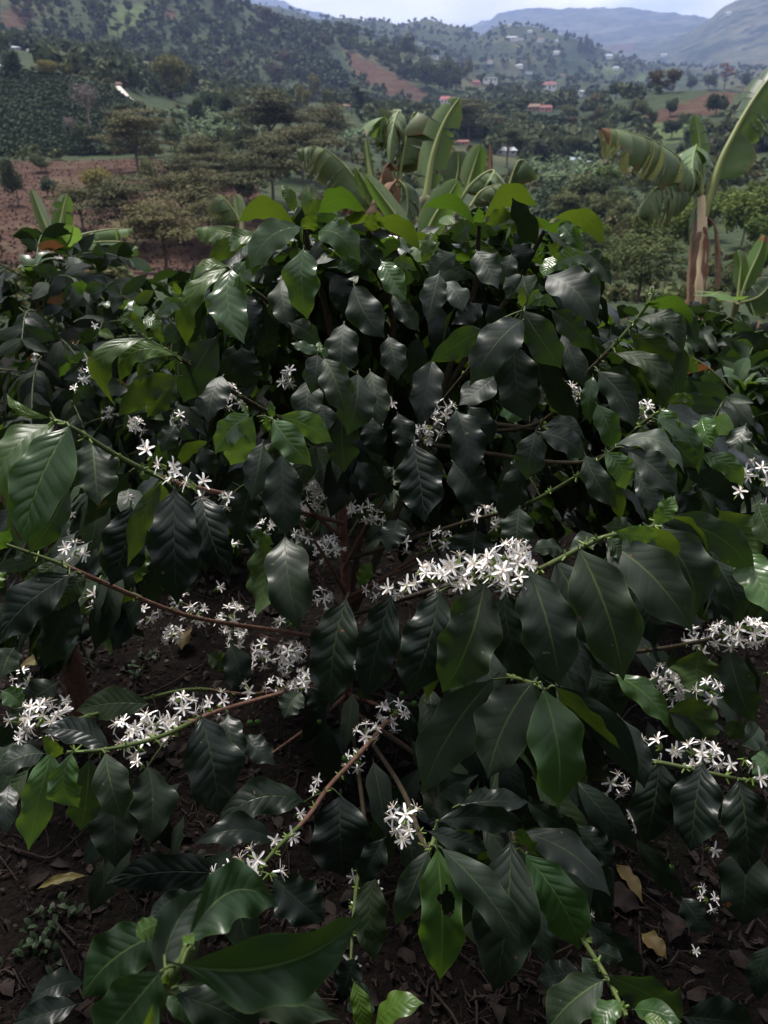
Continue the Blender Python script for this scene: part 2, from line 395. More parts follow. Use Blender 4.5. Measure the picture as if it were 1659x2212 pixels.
def ground_mat():
    m, k = newmat('ground')
    geo = k.new('ShaderNodeNewGeometry'); P = geo.outputs['Position']
    vl = k.new('ShaderNodeVectorMath', operation='LENGTH'); k.l.new(P, vl.inputs[0]); r = vl.outputs['Value']
    # near: dark soil with crumbs, foreground shade put into its colour
    n1 = k.noise(7, P, 5, .65); n2 = k.noise(60, P, 4, .7); n3 = k.noise(22, P, 4, .6)
    soil = k.ramp(n1, [(.3, (.002, .0015, .0013)), (.55, (.0045, .0031, .0027)), (.75, (.009, .006, .005))])
    soil = k.mix(k.step(n2, .45, .75), soil, (.013, .0085, .007))
    soil = k.mix(k.step(k.noise(2.2, P, 3), .58, .68), soil, (.007, .008, .004))
    # far: vegetation
    sc = k.new('ShaderNodeTexVoronoi'); sc.inputs['Scale'].default_value = .085; k.l.new(P, sc.inputs['Vector'])
    f1 = k.noise(.012, P, 5, .6); f2 = k.noise(.09, P, 4, .6); f3 = k.noise(.6, P, 4, .6)
    veg = k.ramp(f1, [(.3, (.028, .044, .022)), (.5, (.040, .058, .028)), (.62, (.066, .076, .036)), (.72, (.046, .062, .030))])
    veg = k.mix(k.step(f2, .35, .7), veg, (.03, .046, .022))
    veg = k.mix(k.math('MULTIPLY', k.step(f3, .5, .75), .6), veg, (.075, .08, .04)); veg = k.mix(k.math('MULTIPLY', k.step(k.noise(1.7, P, 3), .5, .7), .7), veg, (.014, .022, .012))
    veg = k.mix(k.math('MULTIPLY', k.step(sc.outputs['Distance'], 3, 9), .55), veg, (.02, .032, .017))
    veg = k.mix(k.math('MULTIPLY', k.math('MAXIMUM', k.step(k.noise(.0045, P, 4), .56, .62), k.step(k.noise(.0013, P, 5), .54, .6)), .6), veg, (.10, .092, .052))
    far_ = k.step(r, 2300, 4200)
    veg = k.mix(k.math('MULTIPLY', far_, k.step(k.noise(.0032, P, 5, .65), .47, .60)), veg, (.11, .11, .075)); veg = k.mix(k.math('MULTIPLY', far_, k.step(k.noise(.006, P, 5, .7), .50, .58)), veg, (.012, .022, .016))
    bare = k.ramp(f3, [(.3, (.046, .024, .016)), (.6, (.074, .039, .027)), (.8, (.060, .038, .023))])
    bare = k.mix(k.step(f2, .5, .75), bare, (.10, .08, .045))
    cof = k.ramp(f3, [(.35, (.014, .027, .016)), (.7, (.035, .055, .03))])
    mead = k.ramp(f2, [(.3, (.06, .085, .032)), (.7, (.085, .115, .042))])
    c = k.mix(k.attr('coffee'), veg, cof); c = k.mix(k.attr('bare'), c, bare); c = k.mix(k.attr('meadow'), c, mead)
    k.set(k.bsdf.inputs['Base Color'], k.mix(k.step(r, 14, 45), soil, c))
    k.bsdf.inputs['Roughness'].default_value = .95; k.bsdf.inputs['Specular IOR Level'].default_value = .1
    b1 = k.bump(k.math('ADD', n3, k.math('MULTIPLY', n2, .5)), .03)
    b2 = k.new('ShaderNodeBump'); b2.inputs['Distance'].default_value = 6; b2.inputs['Strength'].default_value = .8
    k.set(b2.inputs['Height'], k.math('MULTIPLY', k.math('ADD', f2, k.math('MULTIPLY', sc.outputs['Distance'], -.08)), k.step(r, 60, 200)))
    k.l.new(b1, b2.inputs['Normal']); b4 = k.new('ShaderNodeBump'); b4.inputs['Distance'].default_value = 160; b4.inputs['Strength'].default_value = .7
    k.set(b4.inputs['Height'], k.math('MULTIPLY', k.noise(.0024, P, 6, .6), far_)); k.l.new(b2.outputs[0], b4.inputs['Normal']); k.l.new(b4.outputs[0], k.bsdf.inputs['Normal'])
    return m
gm = ground_mat()
ground = mesh_obj('ground', [gv], [gf, capf], [np.zeros((len(gv), 2))], [np.full(len(gv), .5)], [np.zeros(len(gf), int), np.zeros(len(capf), int)], [gm])
tag(ground, kind='structure', label='dark leaf strewn soil falling to a valley of green hills', cat='ground')
for kx, a in covn.items():
    at = ground.data.attributes.new(kx, 'FLOAT', 'POINT'); at.data.foreach_set('value', a.astype(np.float32))

# ------------------------------------------------------------------ trees
def treemat(name, c1, c2, tf=.18):
    m, k = newmat(name)
    rv = k.attr('rnd'); geo = k.new('ShaderNodeNewGeometry')
    oi = k.new('ShaderNodeObjectInfo').outputs['Random']
    base = k.mix(rv, c1, c2)
    base = k.mix(1, base, k.ramp(oi, [(0, (.72, .78, .8)), (1, (1.25, 1.15, 1.1))]), 'MULTIPLY')
    k.set(k.bsdf.inputs['Base Color'], base); k.bsdf.inputs['Roughness'].default_value = .8; k.bsdf.inputs['Specular IOR Level'].default_value = .15
    tr = k.new('ShaderNodeBsdfTranslucent'); k.set(tr.inputs[0], base)
    mx = k.new('ShaderNodeMixShader'); mx.inputs[0].default_value = tf
    k.l.new(k.bsdf.outputs[0], mx.inputs[1]); k.l.new(tr.outputs[0], mx.inputs[2]); k.l.new(mx.outputs[0], k.out.inputs[0])
    return m
TM = {'umb': treemat('olive umbrella foliage', (.062, .066, .028), (.135, .130, .056)),
      'dark': treemat('dark foliage', (.034, .052, .028), (.088, .108, .052)),
      'mid': treemat('green foliage', (.06, .085, .036), (.135, .155, .065)),
      'olive': treemat('olive foliage', (.11, .11, .032), (.22, .20, .06)),
      'bam': treemat('bamboo foliage', (.07, .11, .025), (.16, .21, .05), .3), 'umbg': treemat('green umbrella foliage', (.045, .066, .024), (.095, .125, .045), .25),
      'bare': treemat('bare twigs', (.20, .16, .14), (.32, .26, .23), .05),
      'coral': treemat('coral blossom', (.28, .10, .06), (.20, .14, .08)),
      'brown': treemat('brownish foliage', (.07, .055, .03), (.12, .09, .045)),
      'ban': treemat('banana grove leaf', (.07, .11, .05), (.21, .27, .14), .2),
      'row': treemat('plantation coffee', (.022, .036, .020), (.052, .074, .036)),
      'dry': treemat('dry stalk', (.045, .027, .021), (.075, .046, .035)),
      'trunk': simple('tree bark', (.16, .13, .10), (.09, .07, .055), 3, .9)}

def clumps(mb, ells, n, size, m=0, flatn=.35, seed=0):
    """n leaf clumps (bent quads) spread through ellipsoids (cx,cy,cz,rx,ry,rz)"""
    g = np.random.default_rng(seed)
    ells = np.array(ells, float); vol = ells[:, 3] * ells[:, 4] * np.sqrt(ells[:, 5]); idx = g.choice(len(ells), n, p=vol / vol.sum())
    u = g.normal(size=(n, 3)); u /= np.linalg.norm(u, axis=1)[:, None]
    rad = g.random(n) ** .28
    # lumpy surface
    lump = 1 + .28 * np.sin(u[:, 0] * 5 + idx * 1.7) * np.sin(u[:, 1] * 4 + idx) + .14 * g.normal(size=n)
    C = ells[idx, :3] + u * (rad * lump)[:, None] * ells[idx, 3:]
    nn = u * .9 + g.normal(size=(n, 3)) * .55 + np.array([0, 0, flatn]); nn /= np.linalg.norm(nn, axis=1)[:, None]
    a = np.cross(nn, g.normal(size=(n, 3))); a /= np.linalg.norm(a, axis=1)[:, None]; b = np.cross(nn, a)
    s = size * (.55 + .9 * g.random(n))
    sa = a * s[:, None]; sb = b * (s * (.45 + .3 * g.random(n)))[:, None]; dn = nn * (s * .25)[:, None]
    V = np.stack([C - sa - dn * .6, C + sb, C + sa - dn * .6, C - sb], 1).reshape(-1, 3)
    Fc = np.arange(n * 4).reshape(-1, 4)
    rv = np.repeat(np.clip(.5 + .28 * g.normal(size=n), 0, 1), 4)
    mb.add(V, Fc, None, rv, m)

TREE = {}
def tree_proto(key, mat, ells, n, size, trunk, seed, flatn=.35, nbr=5):
    """unit tree: height 1 ; crown from ellipsoids ; trunk polyline + limbs"""
    cb = MB(); clumps(cb, ells, n, size, 0, flatn, seed)
    tb = MB(); g = np.random.default_rng(seed + 5)
    if trunk:
        tr, z1 = trunk
        tube(tb, [(0, 0, -.06), (.01, .01, z1 * .5), (0, .01, z1)], tr, tr * .6, 6)
        for i in range(nbr):
            e = ells[i % len(ells)]
            tgt = np.array(e[:3]) + g.normal(size=3) * np.array(e[3:]) * .35
            tube(tb, [(0, .01, z1 * (.6 + .4 * g.random())), (tgt[0] * .45, tgt[1] * .45, (z1 + tgt[2]) / 2), tgt], tr * .45, tr * .15, 5)
    me_c = mesh_data('crown', cb.v, cb.f, cb.uv, cb.r, cb.m, [mat], False)
    me_t = mesh_data('trunk', tb.v, tb.f, tb.uv, tb.r, tb.m, [TM['trunk']], True) if trunk else None
    TREE[key] = (me_c, me_t)
g0 = np.random.default_rng(3)
def ell_round(n, r, z, flat=.8, seed=1):
    g = np.random.default_rng(seed); o = []
    for i in range(n):
        a = g.random() * 6.28; q = r * .62 * math.sqrt(g.random())
        o.append((q * math.cos(a), q * math.sin(a), z + (g.random() - .5) * r * 1.1 * flat, r * (.42 + .2 * g.random()), r * (.42 + .2 * g.random()), r * flat * (.38 + .15 * g.random())))
    return o
def ell_umb(n, w, z0, z1, seed):
    g = np.random.default_rng(seed); o = []
    for i in range(n):
        t = i / (n - 1); a = g.random() * 6.28; q = w * .62 * (1 - .45 * t) * (.25 + .75 * g.random())
        rr = w * (.15 + .20 * g.random())
        o.append((q * math.cos(a), q * math.sin(a), z0 + (z1 - z0) * t + .09 * g.normal(), rr, rr * (.6 + .4 * g.random()), .035 + .075 * g.random()))
    return o
for i in range(3):
    tree_proto('umb%d' % i, TM['umb'], ell_umb(24, .95, .50, .97, 20 + i), 8000, .017, (.022, .55), 30 + i, 1.6, 9)
    tree_proto('dark%d' % i, TM['dark'], ell_round(9, .40, .60, 1.0, 40 + i), 3600, .031, (.03, .4), 50 + i)
    tree_proto('mid%d' % i, TM['mid'], ell_round(10, .44, .58, .9, 60 + i), 3600, .031, (.03, .4), 70 + i)
tree_proto('olive0', TM['olive'], ell_round(10, .46, .58, .9, 80), 4000, .028, (.03, .4), 81)
tree_proto('olive1', TM['olive'], ell_round(7, .30, .60, 1.3, 82), 1300, .04, (.03, .4), 83)
tree_proto('cone0', TM['dark'], [(0, 0, .18, .26, .26, .16), (0, .02, .38, .23, .22, .17), (0, 0, .6, .17, .17, .17), (0, 0, .82, .09, .09, .16)], 1500, .04, (.03, .3), 90)
tree_proto('bam0', TM['bam'], [(math.cos(a) * q, math.sin(a) * q, .45 + .4 * s, .13, .13, .2) for a, q, s in zip(g0.random(14) * 6.28, .38 * g0.random(14), g0.random(14))], 2200, .035, (.015, .5), 91, .8, 10)
tree_proto('brown0', TM['brown'], ell_round(8, .44, .62, .8, 92), 1100, .045, (.03, .45), 93, .3, 8)
tree_proto('coral0', TM['coral'], ell_umb(6, .62, .66, .95, 94), 650, .05, (.03, .6), 95, .8, 8)
# bare tree and pale many-stemmed tree : mostly twigs
tree_proto('bare0', TM['bare'], ell_round(10, .36, .72, .75, 96), 900, .022, (.022, .5), 97, 0, 16)
tree_proto('stems0', TM['mid'], ell_round(10, .45, .62, .8, 98), 700, .035, (.014, .3), 99, 0, 14)
tree_proto('umbg0', TM['umbg'], ell_umb(24, .95, .45, .97, 120), 8000, .017, (.022, .55), 121, 1.4, 9)
tree_proto('umbd0', TM['dark'], ell_umb(10, .8, .60, .96, 100), 5000, .02, (.022, .6), 101, 1.4, 8)
for me_ in ('bare0', 'stems0'):
    TREE[me_][1].materials[0] = TM['bare']

AVOID = []   # (x, y base, half width, height) of things that stand free of trees in front
def blocked(x, yb, hp):
    for ax, ay, aw, ah in AVOID:
        if abs(x - ax) < aw + hp * .28 and ay - 1 < yb < ay + hp + 1: return True
    return False
def place_tree(kind, x, y, hpx, name, label, cat='tree', group=None, sq=1.0, rmin=40):
    P, r = hit(x, y, rmin)
    d = (P - CAM) @ FWD; h = hpx * d / F
    e = empty(name, P, label, cat, group)
    e.rotation_euler = (0, 0, random.random() * 6.28); e.scale = (h * sq, h * sq, h)
    for nm, me in zip(('crown', 'trunk'), TREE[kind]):
        if me is None: continue
        o = bpy.data.objects.new(nm, me); COL.objects.link(o); o.parent = e
    return e
T_ = [
 # kind, x, y(base), height px, width factor, name, label
 ('umb0', 300, 372, 88, 1.15, 'umbrella_tree', 'flat topped olive tree at the top edge of the red field below the coffee slope'),
 ('umb1', 585, 338, 92, 1.35, 'umbrella_tree', 'wide flat topped brown olive tree in front of the banana grove'),
 ('umb2', 655, 392, 84, 1.25, 'umbrella_tree', 'flat topped tree just left of the tattered banana leaves'),
 ('umb1', 590, 440, 95, 1.25, 'umbrella_tree', 'low spreading olive tree beneath the widest flat topped tree'),
 ('umb2', 400, 520, 105, 1.3, 'umbrella_tree', 'flat layered tree in the middle of the red field, pale trunk showing'),
 ('umb0', 270, 530, 100, 1.25, 'umbrella_tree', 'layered brown olive tree below the yellowish bushy tree'),
 ('umb1', 360, 590, 105, 1.3, 'umbrella_tree', 'lowest flat topped tree on the red field, partly behind the coffee row'),
 ('umb2', 470, 560, 95, 1.1, 'umbrella_tree', 'thin flat topped tree at the right end of the red field'),
 ('umb1', 450, 400, 70, 1.2, 'umbrella_tree', 'sparse flat topped tree over the upper right corner of the red field'),
 ('umb1', 520, 470, 90, 1.3, 'umbrella_tree', 'flat topped tree right of the red field beneath the tattered banana leaf'),
 ('umb0', 420, 455, 80, 1.2, 'umbrella_tree', 'layered olive tree over the right half of the red field'),
 ('umb2', 180, 500, 70, 1.2, 'umbrella_tree', 'small flat topped tree above the small banana plant'),
 ('umb2', 700, 330, 70, 1.3, 'umbrella_tree', 'flat topped tree behind the tips of the withered banana leaves'),
 ('umbg0', 1375, 655, 150, 1.3, 'umbrella_tree', 'large layered olive tree left of the tall banana stem'),
 ('umbg0', 1270, 600, 95, 1.2, 'umbrella_tree', 'dull green umbrella tree right of the coffee bush top'),
 ('umbd0', 1095, 362, 78, 1.2, 'umbrella_tree', 'dark umbrella tree just above the centre banana leaves'),
 ('umbd0', 265, 297, 68, 1.0, 'umbrella_tree', 'dark umbrella tree with forked pale trunk on the coffee slope'),
 ('umb0', 1010, 300, 55, 1.3, 'umbrella_tree', 'brown flat topped tree behind the upright banana leaf'),
 ('olive0', 378, 217, 98, .9, 'olive_tree', 'big rounded golden olive tree beside the farm road'),
 ('dark1', 420, 205, 62, .9, 'dark_tree', 'dark tree leaning against the big golden olive tree'),
 ('dark0', 292, 200, 52, .85, 'dark_tree', 'dark round tree right of the red kiosk at the road head'),
 ('olive0', 105, 168, 38, 1.3, 'olive_tree', 'round yellowish tree above the coffee slope, nearest the white shed'),
 ('olive1', 145, 170, 32, 1.3, 'olive_tree', 'smaller yellowish tree on the crest beside the round yellowish one'),
 ('dark2', 25, 175, 62, .95, 'dark_tree', 'dark tree with visible pale trunk at the left end of the coffee crest'),
 ('bare0', 196, 284, 98, 1.0, 'bare_tree', 'leafless pinkish grey tree standing on the dark coffee slope'),
 ('bare0', 155, 300, 45, 1.0, 'bare_tree', 'low leafless grey tree at the foot of the coffee slope'),
 ('dark1', 186, 332, 62, .95, 'dark_bush_tree', 'dense dark rounded tree where the coffee slope meets the red field'),
 ('dark2', 40, 442, 98, .62, 'dark_tree', 'tall dark bushy tree standing alone on the red field'),
 ('mid1', 90, 372, 36, 1.3, 'small_tree', 'small green tree along the top of the red field'),
 ('dark0', 105, 425, 42, 1.4, 'small_tree', 'low dark tree beside the tall dark bushy tree on red soil'),
 ('olive0', 222, 440, 82, 1.05, 'olive_tree', 'broad yellowish bushy tree in the middle of the red field'),
 ('stems0', 330, 418, 72, 1.0, 'pale_stem_tree', 'grey green tree with many pale upright stems on the red field'),
 ('mid2', 338, 290, 38, 1.2, 'round_tree', 'round green tree at the right foot of the coffee slope'),
 ('dark0', 430, 275, 58, 1.1, 'dark_tree', 'dark round tree among the light green banana clumps'),
 ('dark1', 520, 260, 40, 1.2, 'dark_tree', 'dark tree above the brown flat topped tree, between banana clumps'),
 ('olive1', 680, 222, 58, .9, 'poplar_tree', 'tallest of four slim pale olive trees in the valley'),
 ('olive1', 650, 232, 46, .9, 'poplar_tree', 'left most of four slim pale olive trees in the valley'),
 ('olive1', 664, 240, 42, .9, 'poplar_tree', 'shortest of the four slim pale olive trees, in front'),
 ('olive1', 706, 238, 42, .9, 'poplar_tree', 'slim pale olive tree right of its three neighbours'),
 ('brown0', 600, 185, 40, 1.3, 'brown_tree', 'purplish brown spreading tree below the smooth dark coffee hill'),
 ('brown0', 590, 262, 48, .9, 'brown_tree', 'greyish bare looking tree at the edge of the banana grove'),
 ('umbd0', 760, 240, 50, 1.3, 'umbrella_tree', 'dark spreading tree right of the slim pale olive trees'),
 ('dark2', 882, 122, 40, 1.0, 'dark_tree', 'lone dark tree standing on the skyline of the near hill'),
 ('olive1', 1011, 168, 38, .9, 'olive_tree', 'slim golden tree above the houses in the valley'),
 ('dark0', 950, 200, 62, 1.0, 'dark_tree', 'tall dark tree at the end of the brown hill slope'),
 ('dark1', 920, 190, 50, 1.0, 'dark_tree', 'dark tree beside the taller one over the brown slope'),
 ('dark2', 985, 195, 48, 1.0, 'dark_tree', 'dark tree left of the slim golden tree'),
 ('mid0', 895, 175, 36, 1.0, 'green_tree', 'olive green tree on the shoulder above the brown slope'),
 ('cone0', 1252, 115, 32, .9, 'conifer_tree', 'dark conifer at the left of a clump on the village spur'),
 ('cone0', 1264, 113, 36, .9, 'conifer_tree', 'tallest dark conifer of the clump on the village spur'),
 ('cone0', 1276, 116, 28, .9, 'conifer_tree', 'dark conifer at the right of a clump on the village spur'),
 ('cone0', 1223, 88, 22, .9, 'conifer_tree', 'small dark conifer on the crest between white houses'),
 ('cone0', 1174, 72, 16, .9, 'conifer_tree', 'tiny dark conifer on the skyline of the village spur'),
 ('brown0', 1415, 203, 48, 1.0, 'brown_tree', 'brownish round tree on the crest above the bare brown field'),
 ('brown0', 1452, 200, 46, 1.1, 'brown_tree', 'reddish brown round tree next to its duller twin above the brown field'),
 ('dark0', 1490, 196, 30, 1.3, 'dark_tree', 'low dark green tree on the crest right of the brown trees'),
 ('dark1', 1530, 194, 32, 1.2, 'dark_tree', 'dark green tree on the crest left of the coral topped tree'),
 ('coral0', 1564, 192, 42, 1.1, 'coral_tree', 'coral red blossoming tree on the far right crest'),
 ('dark2', 1612, 192, 32, 1.0, 'dark_tree', 'dark rounded tree alone on the far right crest'),
 ('dark1', 1330, 215, 34, 1.3, 'dark_tree', 'dark tree left of the bare brown field on the right'),
 ('mid2', 1240, 345, 52, 1.0, 'green_tree', 'grey green tree with pale trunk above the blue roof'),
 ('umbd0', 1150, 350, 45, 1.2, 'umbrella_tree', 'dark low tree behind the long grey roof'),
 ('dark2', 1545, 250, 45, 1.2, 'dark_tree', 'dark tree at the right end of the bare brown field'),
 ('dark0', 1350, 275, 40, 1.2, 'dark_tree', 'dark tree at the left foot of the bare brown field'),
 ('dark1', 1450, 300, 40, 1.3, 'dark_tree', 'dark round tree below the bare brown field'),
 ('bam0', 1452, 560, 105, 1.1, 'bamboo_clump', 'feathery bright green bamboo left of the tall banana stem'),
 ('bam0', 1400, 540, 80, 1.2, 'bamboo_clump', 'lower bamboo clump under the drooping banana leaf'),
 ('bam0', 1600, 535, 110, 1.2, 'bamboo_clump', 'feathery green bamboo right of the tall banana stem'),
 ('bam0', 1500, 520, 85, 1.3, 'bamboo_clump', 'feathery bamboo directly behind the tall banana stem'),
 ('bam0', 1560, 480, 70, 1.4, 'bamboo_clump', 'pale green bamboo between the banana stem and the upper right leaf'),
 ('bam0', 1650, 560, 90, 1.2, 'bamboo_clump', 'bamboo clump low at the right edge over the banana shoots'),
 ('bam0', 1440, 490, 60, 1.4, 'bamboo_clump', 'small bamboo clump just under the torn drooping leaf'),
 ('bam0', 1640, 470, 70, 1.4, 'bamboo_clump', 'pale green bamboo higher up at the right edge'),
 ('mid0', 1640, 600, 100, 1.1, 'green_tree', 'grey green bushy tree below the bamboo at the right edge'),
 ('mid1', 1590, 640, 90, 1.0, 'green_tree', 'shrubby green tree behind the small banana shoots'),
]
for kind, x, y, hp, sq, nm, lb in T_:
    if kind[:4] == 'umb0' or kind[:3] == 'umb' and kind[3] in '12': hp *= 1.28; sq *= 1.15
    AVOID.append((x, y, hp * sq * .35, hp))
    place_tree(kind, x, y, hp, nm, lb, 'bamboo' if 'bamboo' in nm else 'tree', None, sq)

HSPOT = [(20, 152, 38), (93, 163, 30), (35, 108, 18), (67, 112, 14), (265, 205, 30), (737, 236, 34), (962, 226, 22), (1028, 184, 16), (1056, 178, 32), (1186, 193, 30), (1168, 240, 50), (1258, 208, 20), (1090, 334, 44), (1242, 352, 23), (1000, 312, 26), (1115, 87, 34), (1167, 90, 14), (1145, 71, 10), (937, 126, 18), (1215, 167, 9), (1202, 117, 12), (1315, 125, 14), (1122, 146, 14), (1058, 136, 12), (1142, 158, 16), (1330, 150, 12), (908, 95, 10), (1434, 121, 12)]
for hx, hy, hw_ in HSPOT: AVOID.append((hx, hy, hw_ * .45, hw_ * .5))
# further single trees of the slopes, told apart only by the slope they stand on
SC = [
 ('left hill', [(0, 0), (500, 10), (760, 95), (600, 175), (420, 170), (250, 120), (0, 110)], 64, ('dark0', 'dark1', 'dark2', 'mid0', 'umbd0', 'brown0'), (18, 34), 'trees on the wooded left hill', 'dark broadleaf tree in the wood on the big left hill', 380),
 ('middle hill', [(760, 95), (1000, 160), (1010, 215), (900, 200), (790, 110)], 24, ('dark0', 'mid1', 'dark2'), (14, 26), 'trees on the ridge of the near hill', 'dark tree along the ridge above the valley houses', 380),
 ('valley', [(740, 240), (1300, 235), (1350, 330), (1200, 360), (1000, 330), (760, 270)], 60, ('mid0', 'dark1', 'umbd0', 'mid2', 'brown0'), (20, 38), 'trees on the valley floor', 'green tree on the valley floor among the houses', 240),
 ('right', [(1290, 210), (1659, 290), (1659, 430), (1380, 380), (1300, 330)], 40, ('dark0', 'mid0', 'dark2', 'mid1'), (22, 40), 'trees on the right slope', 'green tree on the slope under the bare brown field', 160),
 ('village', [(1050, 90), (1260, 115), (1400, 165), (1300, 225), (1050, 200)], 40, ('dark0', 'mid0', 'olive1'), (8, 16), 'trees around the hillside village', 'small tree between the white houses of the village', 700),
 ('low right', [(1180, 400), (1659, 440), (1659, 620), (1320, 620), (1180, 520)], 26, ('mid0', 'mid2', 'umbg0', 'bam0', 'mid1'), (40, 70), 'shrubby trees of the near right slope', 'shrubby green tree on the near slope around the bamboo', 50),
 ('red field', [(150, 300), (700, 300), (720, 480), (560, 540), (480, 560), (420, 400), (330, 345)], 26, ('mid0', 'dark1', 'mid2', 'umb1', 'stems0'), (34, 66), 'shrubby trees around the red field', 'green shrubby tree among the flat topped trees by the red field', 80),
 ('grove', [(340, 215), (600, 215), (640, 300), (500, 300), (350, 270)], 16, ('mid0', 'dark0', 'mid1'), (24, 40), 'trees between the banana clumps', 'green tree rising between the left banana clumps', 180)]
for zn, poly, n, kinds, (h0, h1), grp, lb, rmin in SC:
    xs = [p[0] for p in poly]; ys = [p[1] for p in poly]; c = 0
    while c < n:
        x = random.uniform(min(xs), max(xs)); y = random.uniform(min(ys), max(ys))
        if not inpoly(np.array([x]), np.array([y]), poly)[0] or blocked(x, y, h1): continue
        place_tree(random.choice(kinds), x, y, random.uniform(h0, h1), 'hillside_tree', lb, 'tree', grp, random.uniform(.85, 1.25), rmin); c += 1

# ------------------------------------------------------------------ far woods, crop rows, banana groves : uncountable
def scatter_pts(n, r0, r1, a0=-31, a1=31, seed=1):
    g = np.random.default_rng(seed)
    az = np.radians(g.uniform(a0, a1, n)); r = np.exp(g.uniform(math.log(r0), math.log(r1), n))
    X, Y = r * np.sin(az), r * np.cos(az); return X, Y, H(X, Y), r
def stamp(mb, base, P, S, rot, m=0, rj=.3, g=None):
    V, Fc, Rn = base; n = len(P)
    c, s = np.cos(rot), np.sin(rot)
    W = np.empty((n, len(V), 3))
    W[:, :, 0] = (V[None, :, 0] * c[:, None] - V[None, :, 1] * s[:, None]) * S[:, None, 0] + P[:, None, 0]
    W[:, :, 1] = (V[None, :, 0] * s[:, None] + V[None, :, 1] * c[:, None]) * S[:, None, 0] + P[:, None, 1]
    W[:, :, 2] = V[None, :, 2] * S[:, None, 1] + P[:, None, 2]
    FF = (Fc[None] + (np.arange(n) * len(V))[:, None, None]).reshape(-1, Fc.shape[1])
    rr = np.clip(Rn[None] * .6 + .4 * np.random.default_rng(1).random(n)[:, None], 0, 1)
    mb.add(W.reshape(-1, 3), FF, None, rr.ravel(), m)
def base_crown(n, ells, size, seed):
    b = MB(); clumps(b, ells, n, size, 0, .3, seed); return np.concatenate(b.v), np.concatenate(b.f), np.concatenate(b.r)
BC = [base_crown(70, ell_round(5, .55, .55, .9, 200 + i), .2, 210 + i) for i in range(4)]
def masked(X, Y, Z, keep_wood=True):
    x, y, d = proj(np.stack([X, Y, Z], 1)); ok = np.ones(len(X), bool)
    for kx, lst in FIELDS.items():
        rad = np.hypot(X, Y)
        for poly, r0, r1 in lst: ok &= ~(inpoly(x, y, poly) & (rad > r0) & (rad < r1))
    return ok
wood = [(38, 110, 3200, TM['mid'], 'undergrowth', (.5, 1.7), 'green undergrowth on the ground falling away behind the bushes'),
        (330, 1000, 15000, TM['dark'], 'woodland', (2.5, 9.5), 'dark mixed woodland covering the nearer hills'),
        (1000, 3000, 7000, TM['dark'], 'distant_woodland', (7, 15), 'hazy distant woodland on the far ridges'),
        (110, 330, 3200, TM['mid'], 'scrub', (1.2, 3.6), 'green scrub across the valley slopes')]
for r0, r1, n, mat, nm, (h0, h1), lb in wood:
    X, Y, Z, r = scatter_pts(n, r0, r1, seed=int(r0))
    ok = masked(X, Y, Z) & ((fbm(X / (r0 * .4), Y / (r0 * .4), 41, 5) > -.06) | (np.random.default_rng(3).random(len(X)) < .22))
    X, Y, Z = X[ok], Y[ok], Z[ok]; mb = MB(); g = np.random.default_rng(5)
    sx, sy, sdp = proj(np.stack([X, Y, Z], 1)); hp_ = h1 * F / sdp
    ok = np.array([not blocked(a, b, c) for a, b, c in zip(sx, sy, hp_)]); X, Y, Z = X[ok], Y[ok], Z[ok]
    hh = h0 + (h1 - h0) * g.random(len(X)) ** 1.7; S = np.stack([hh * g.uniform(.7, 1.2, len(X)), hh], 1); rot = g.random(len(X)) * 6.28
    for i in range(4):
        q = np.arange(len(X)) % 4 == i
        stamp(mb, BC[i], np.stack([X, Y, Z], 1)[q], S[q], rot[q], i % 2)
    o = mb.build(nm, [mat, TM['umb'] if nm in ('scrub', 'undergrowth') else TM['dark']], smooth=False); tag(o, lb, 'woodland' if 'wood' in nm else nm, kind='stuff')

# coffee rows on the left slope (and the smooth dark hill, the valley plot)
mb = MB(); bcr = base_crown(26, [(0, 0, .5, .5, .5, .5)], .34, 300)
for poly, r0, r1, sp in ((FIELDS['coffee'][0][0], 200, 340, 1.9), (FIELDS['coffee'][3][0], 80, 300, 2.0), (FIELDS['coffee'][2][0], 300, 800, 5.0), (FIELDS['coffee'][1][0], 500, 1350, 8.0)):
    cxs = [hit(px, py, r0)[0] for px, py in poly]
    xa, xb = min(c[0] for c in cxs), max(c[0] for c in cxs); ya, yb = min(c[1] for c in cxs), max(c[1] for c in cxs)
    gxx, gyy = np.meshgrid(np.arange(xa, xb, sp * .75), np.arange(ya, yb, sp * 1.25)); X = gxx.ravel(); Y = gyy.ravel()
    a = .22; X, Y = X * math.cos(a) - (Y - ya) * math.sin(a), ya + X * math.sin(a) * 0 + (Y - ya)
    X = X + rng.normal(size=len(X)) * .18 * sp; Y = Y + rng.normal(size=len(X)) * .1 * sp; Z = H(X, Y)
    x, y, d = proj(np.stack([X, Y, Z], 1)); rad = np.hypot(X, Y)
    ok = inpoly(x, y, poly) & (rad > r0) & (rad < r1); X, Y, Z = X[ok], Y[ok], Z[ok]
    if len(X) > 5000: q = rng.choice(len(X), 5000, False); X, Y, Z = X[q], Y[q], Z[q]
    S = np.stack([sp * rng.uniform(.75, 1.0, len(X)), sp * rng.uniform(.7, 1.0, len(X))], 1)
    stamp(mb, bcr, np.stack([X, Y, Z], 1), S, rng.random(len(X)) * 6.28)
tag(mb.build('coffee_rows', [TM['row']], smooth=False), 'dark rows of coffee shrubs planted across the valley slopes', 'coffee rows', kind='stuff')

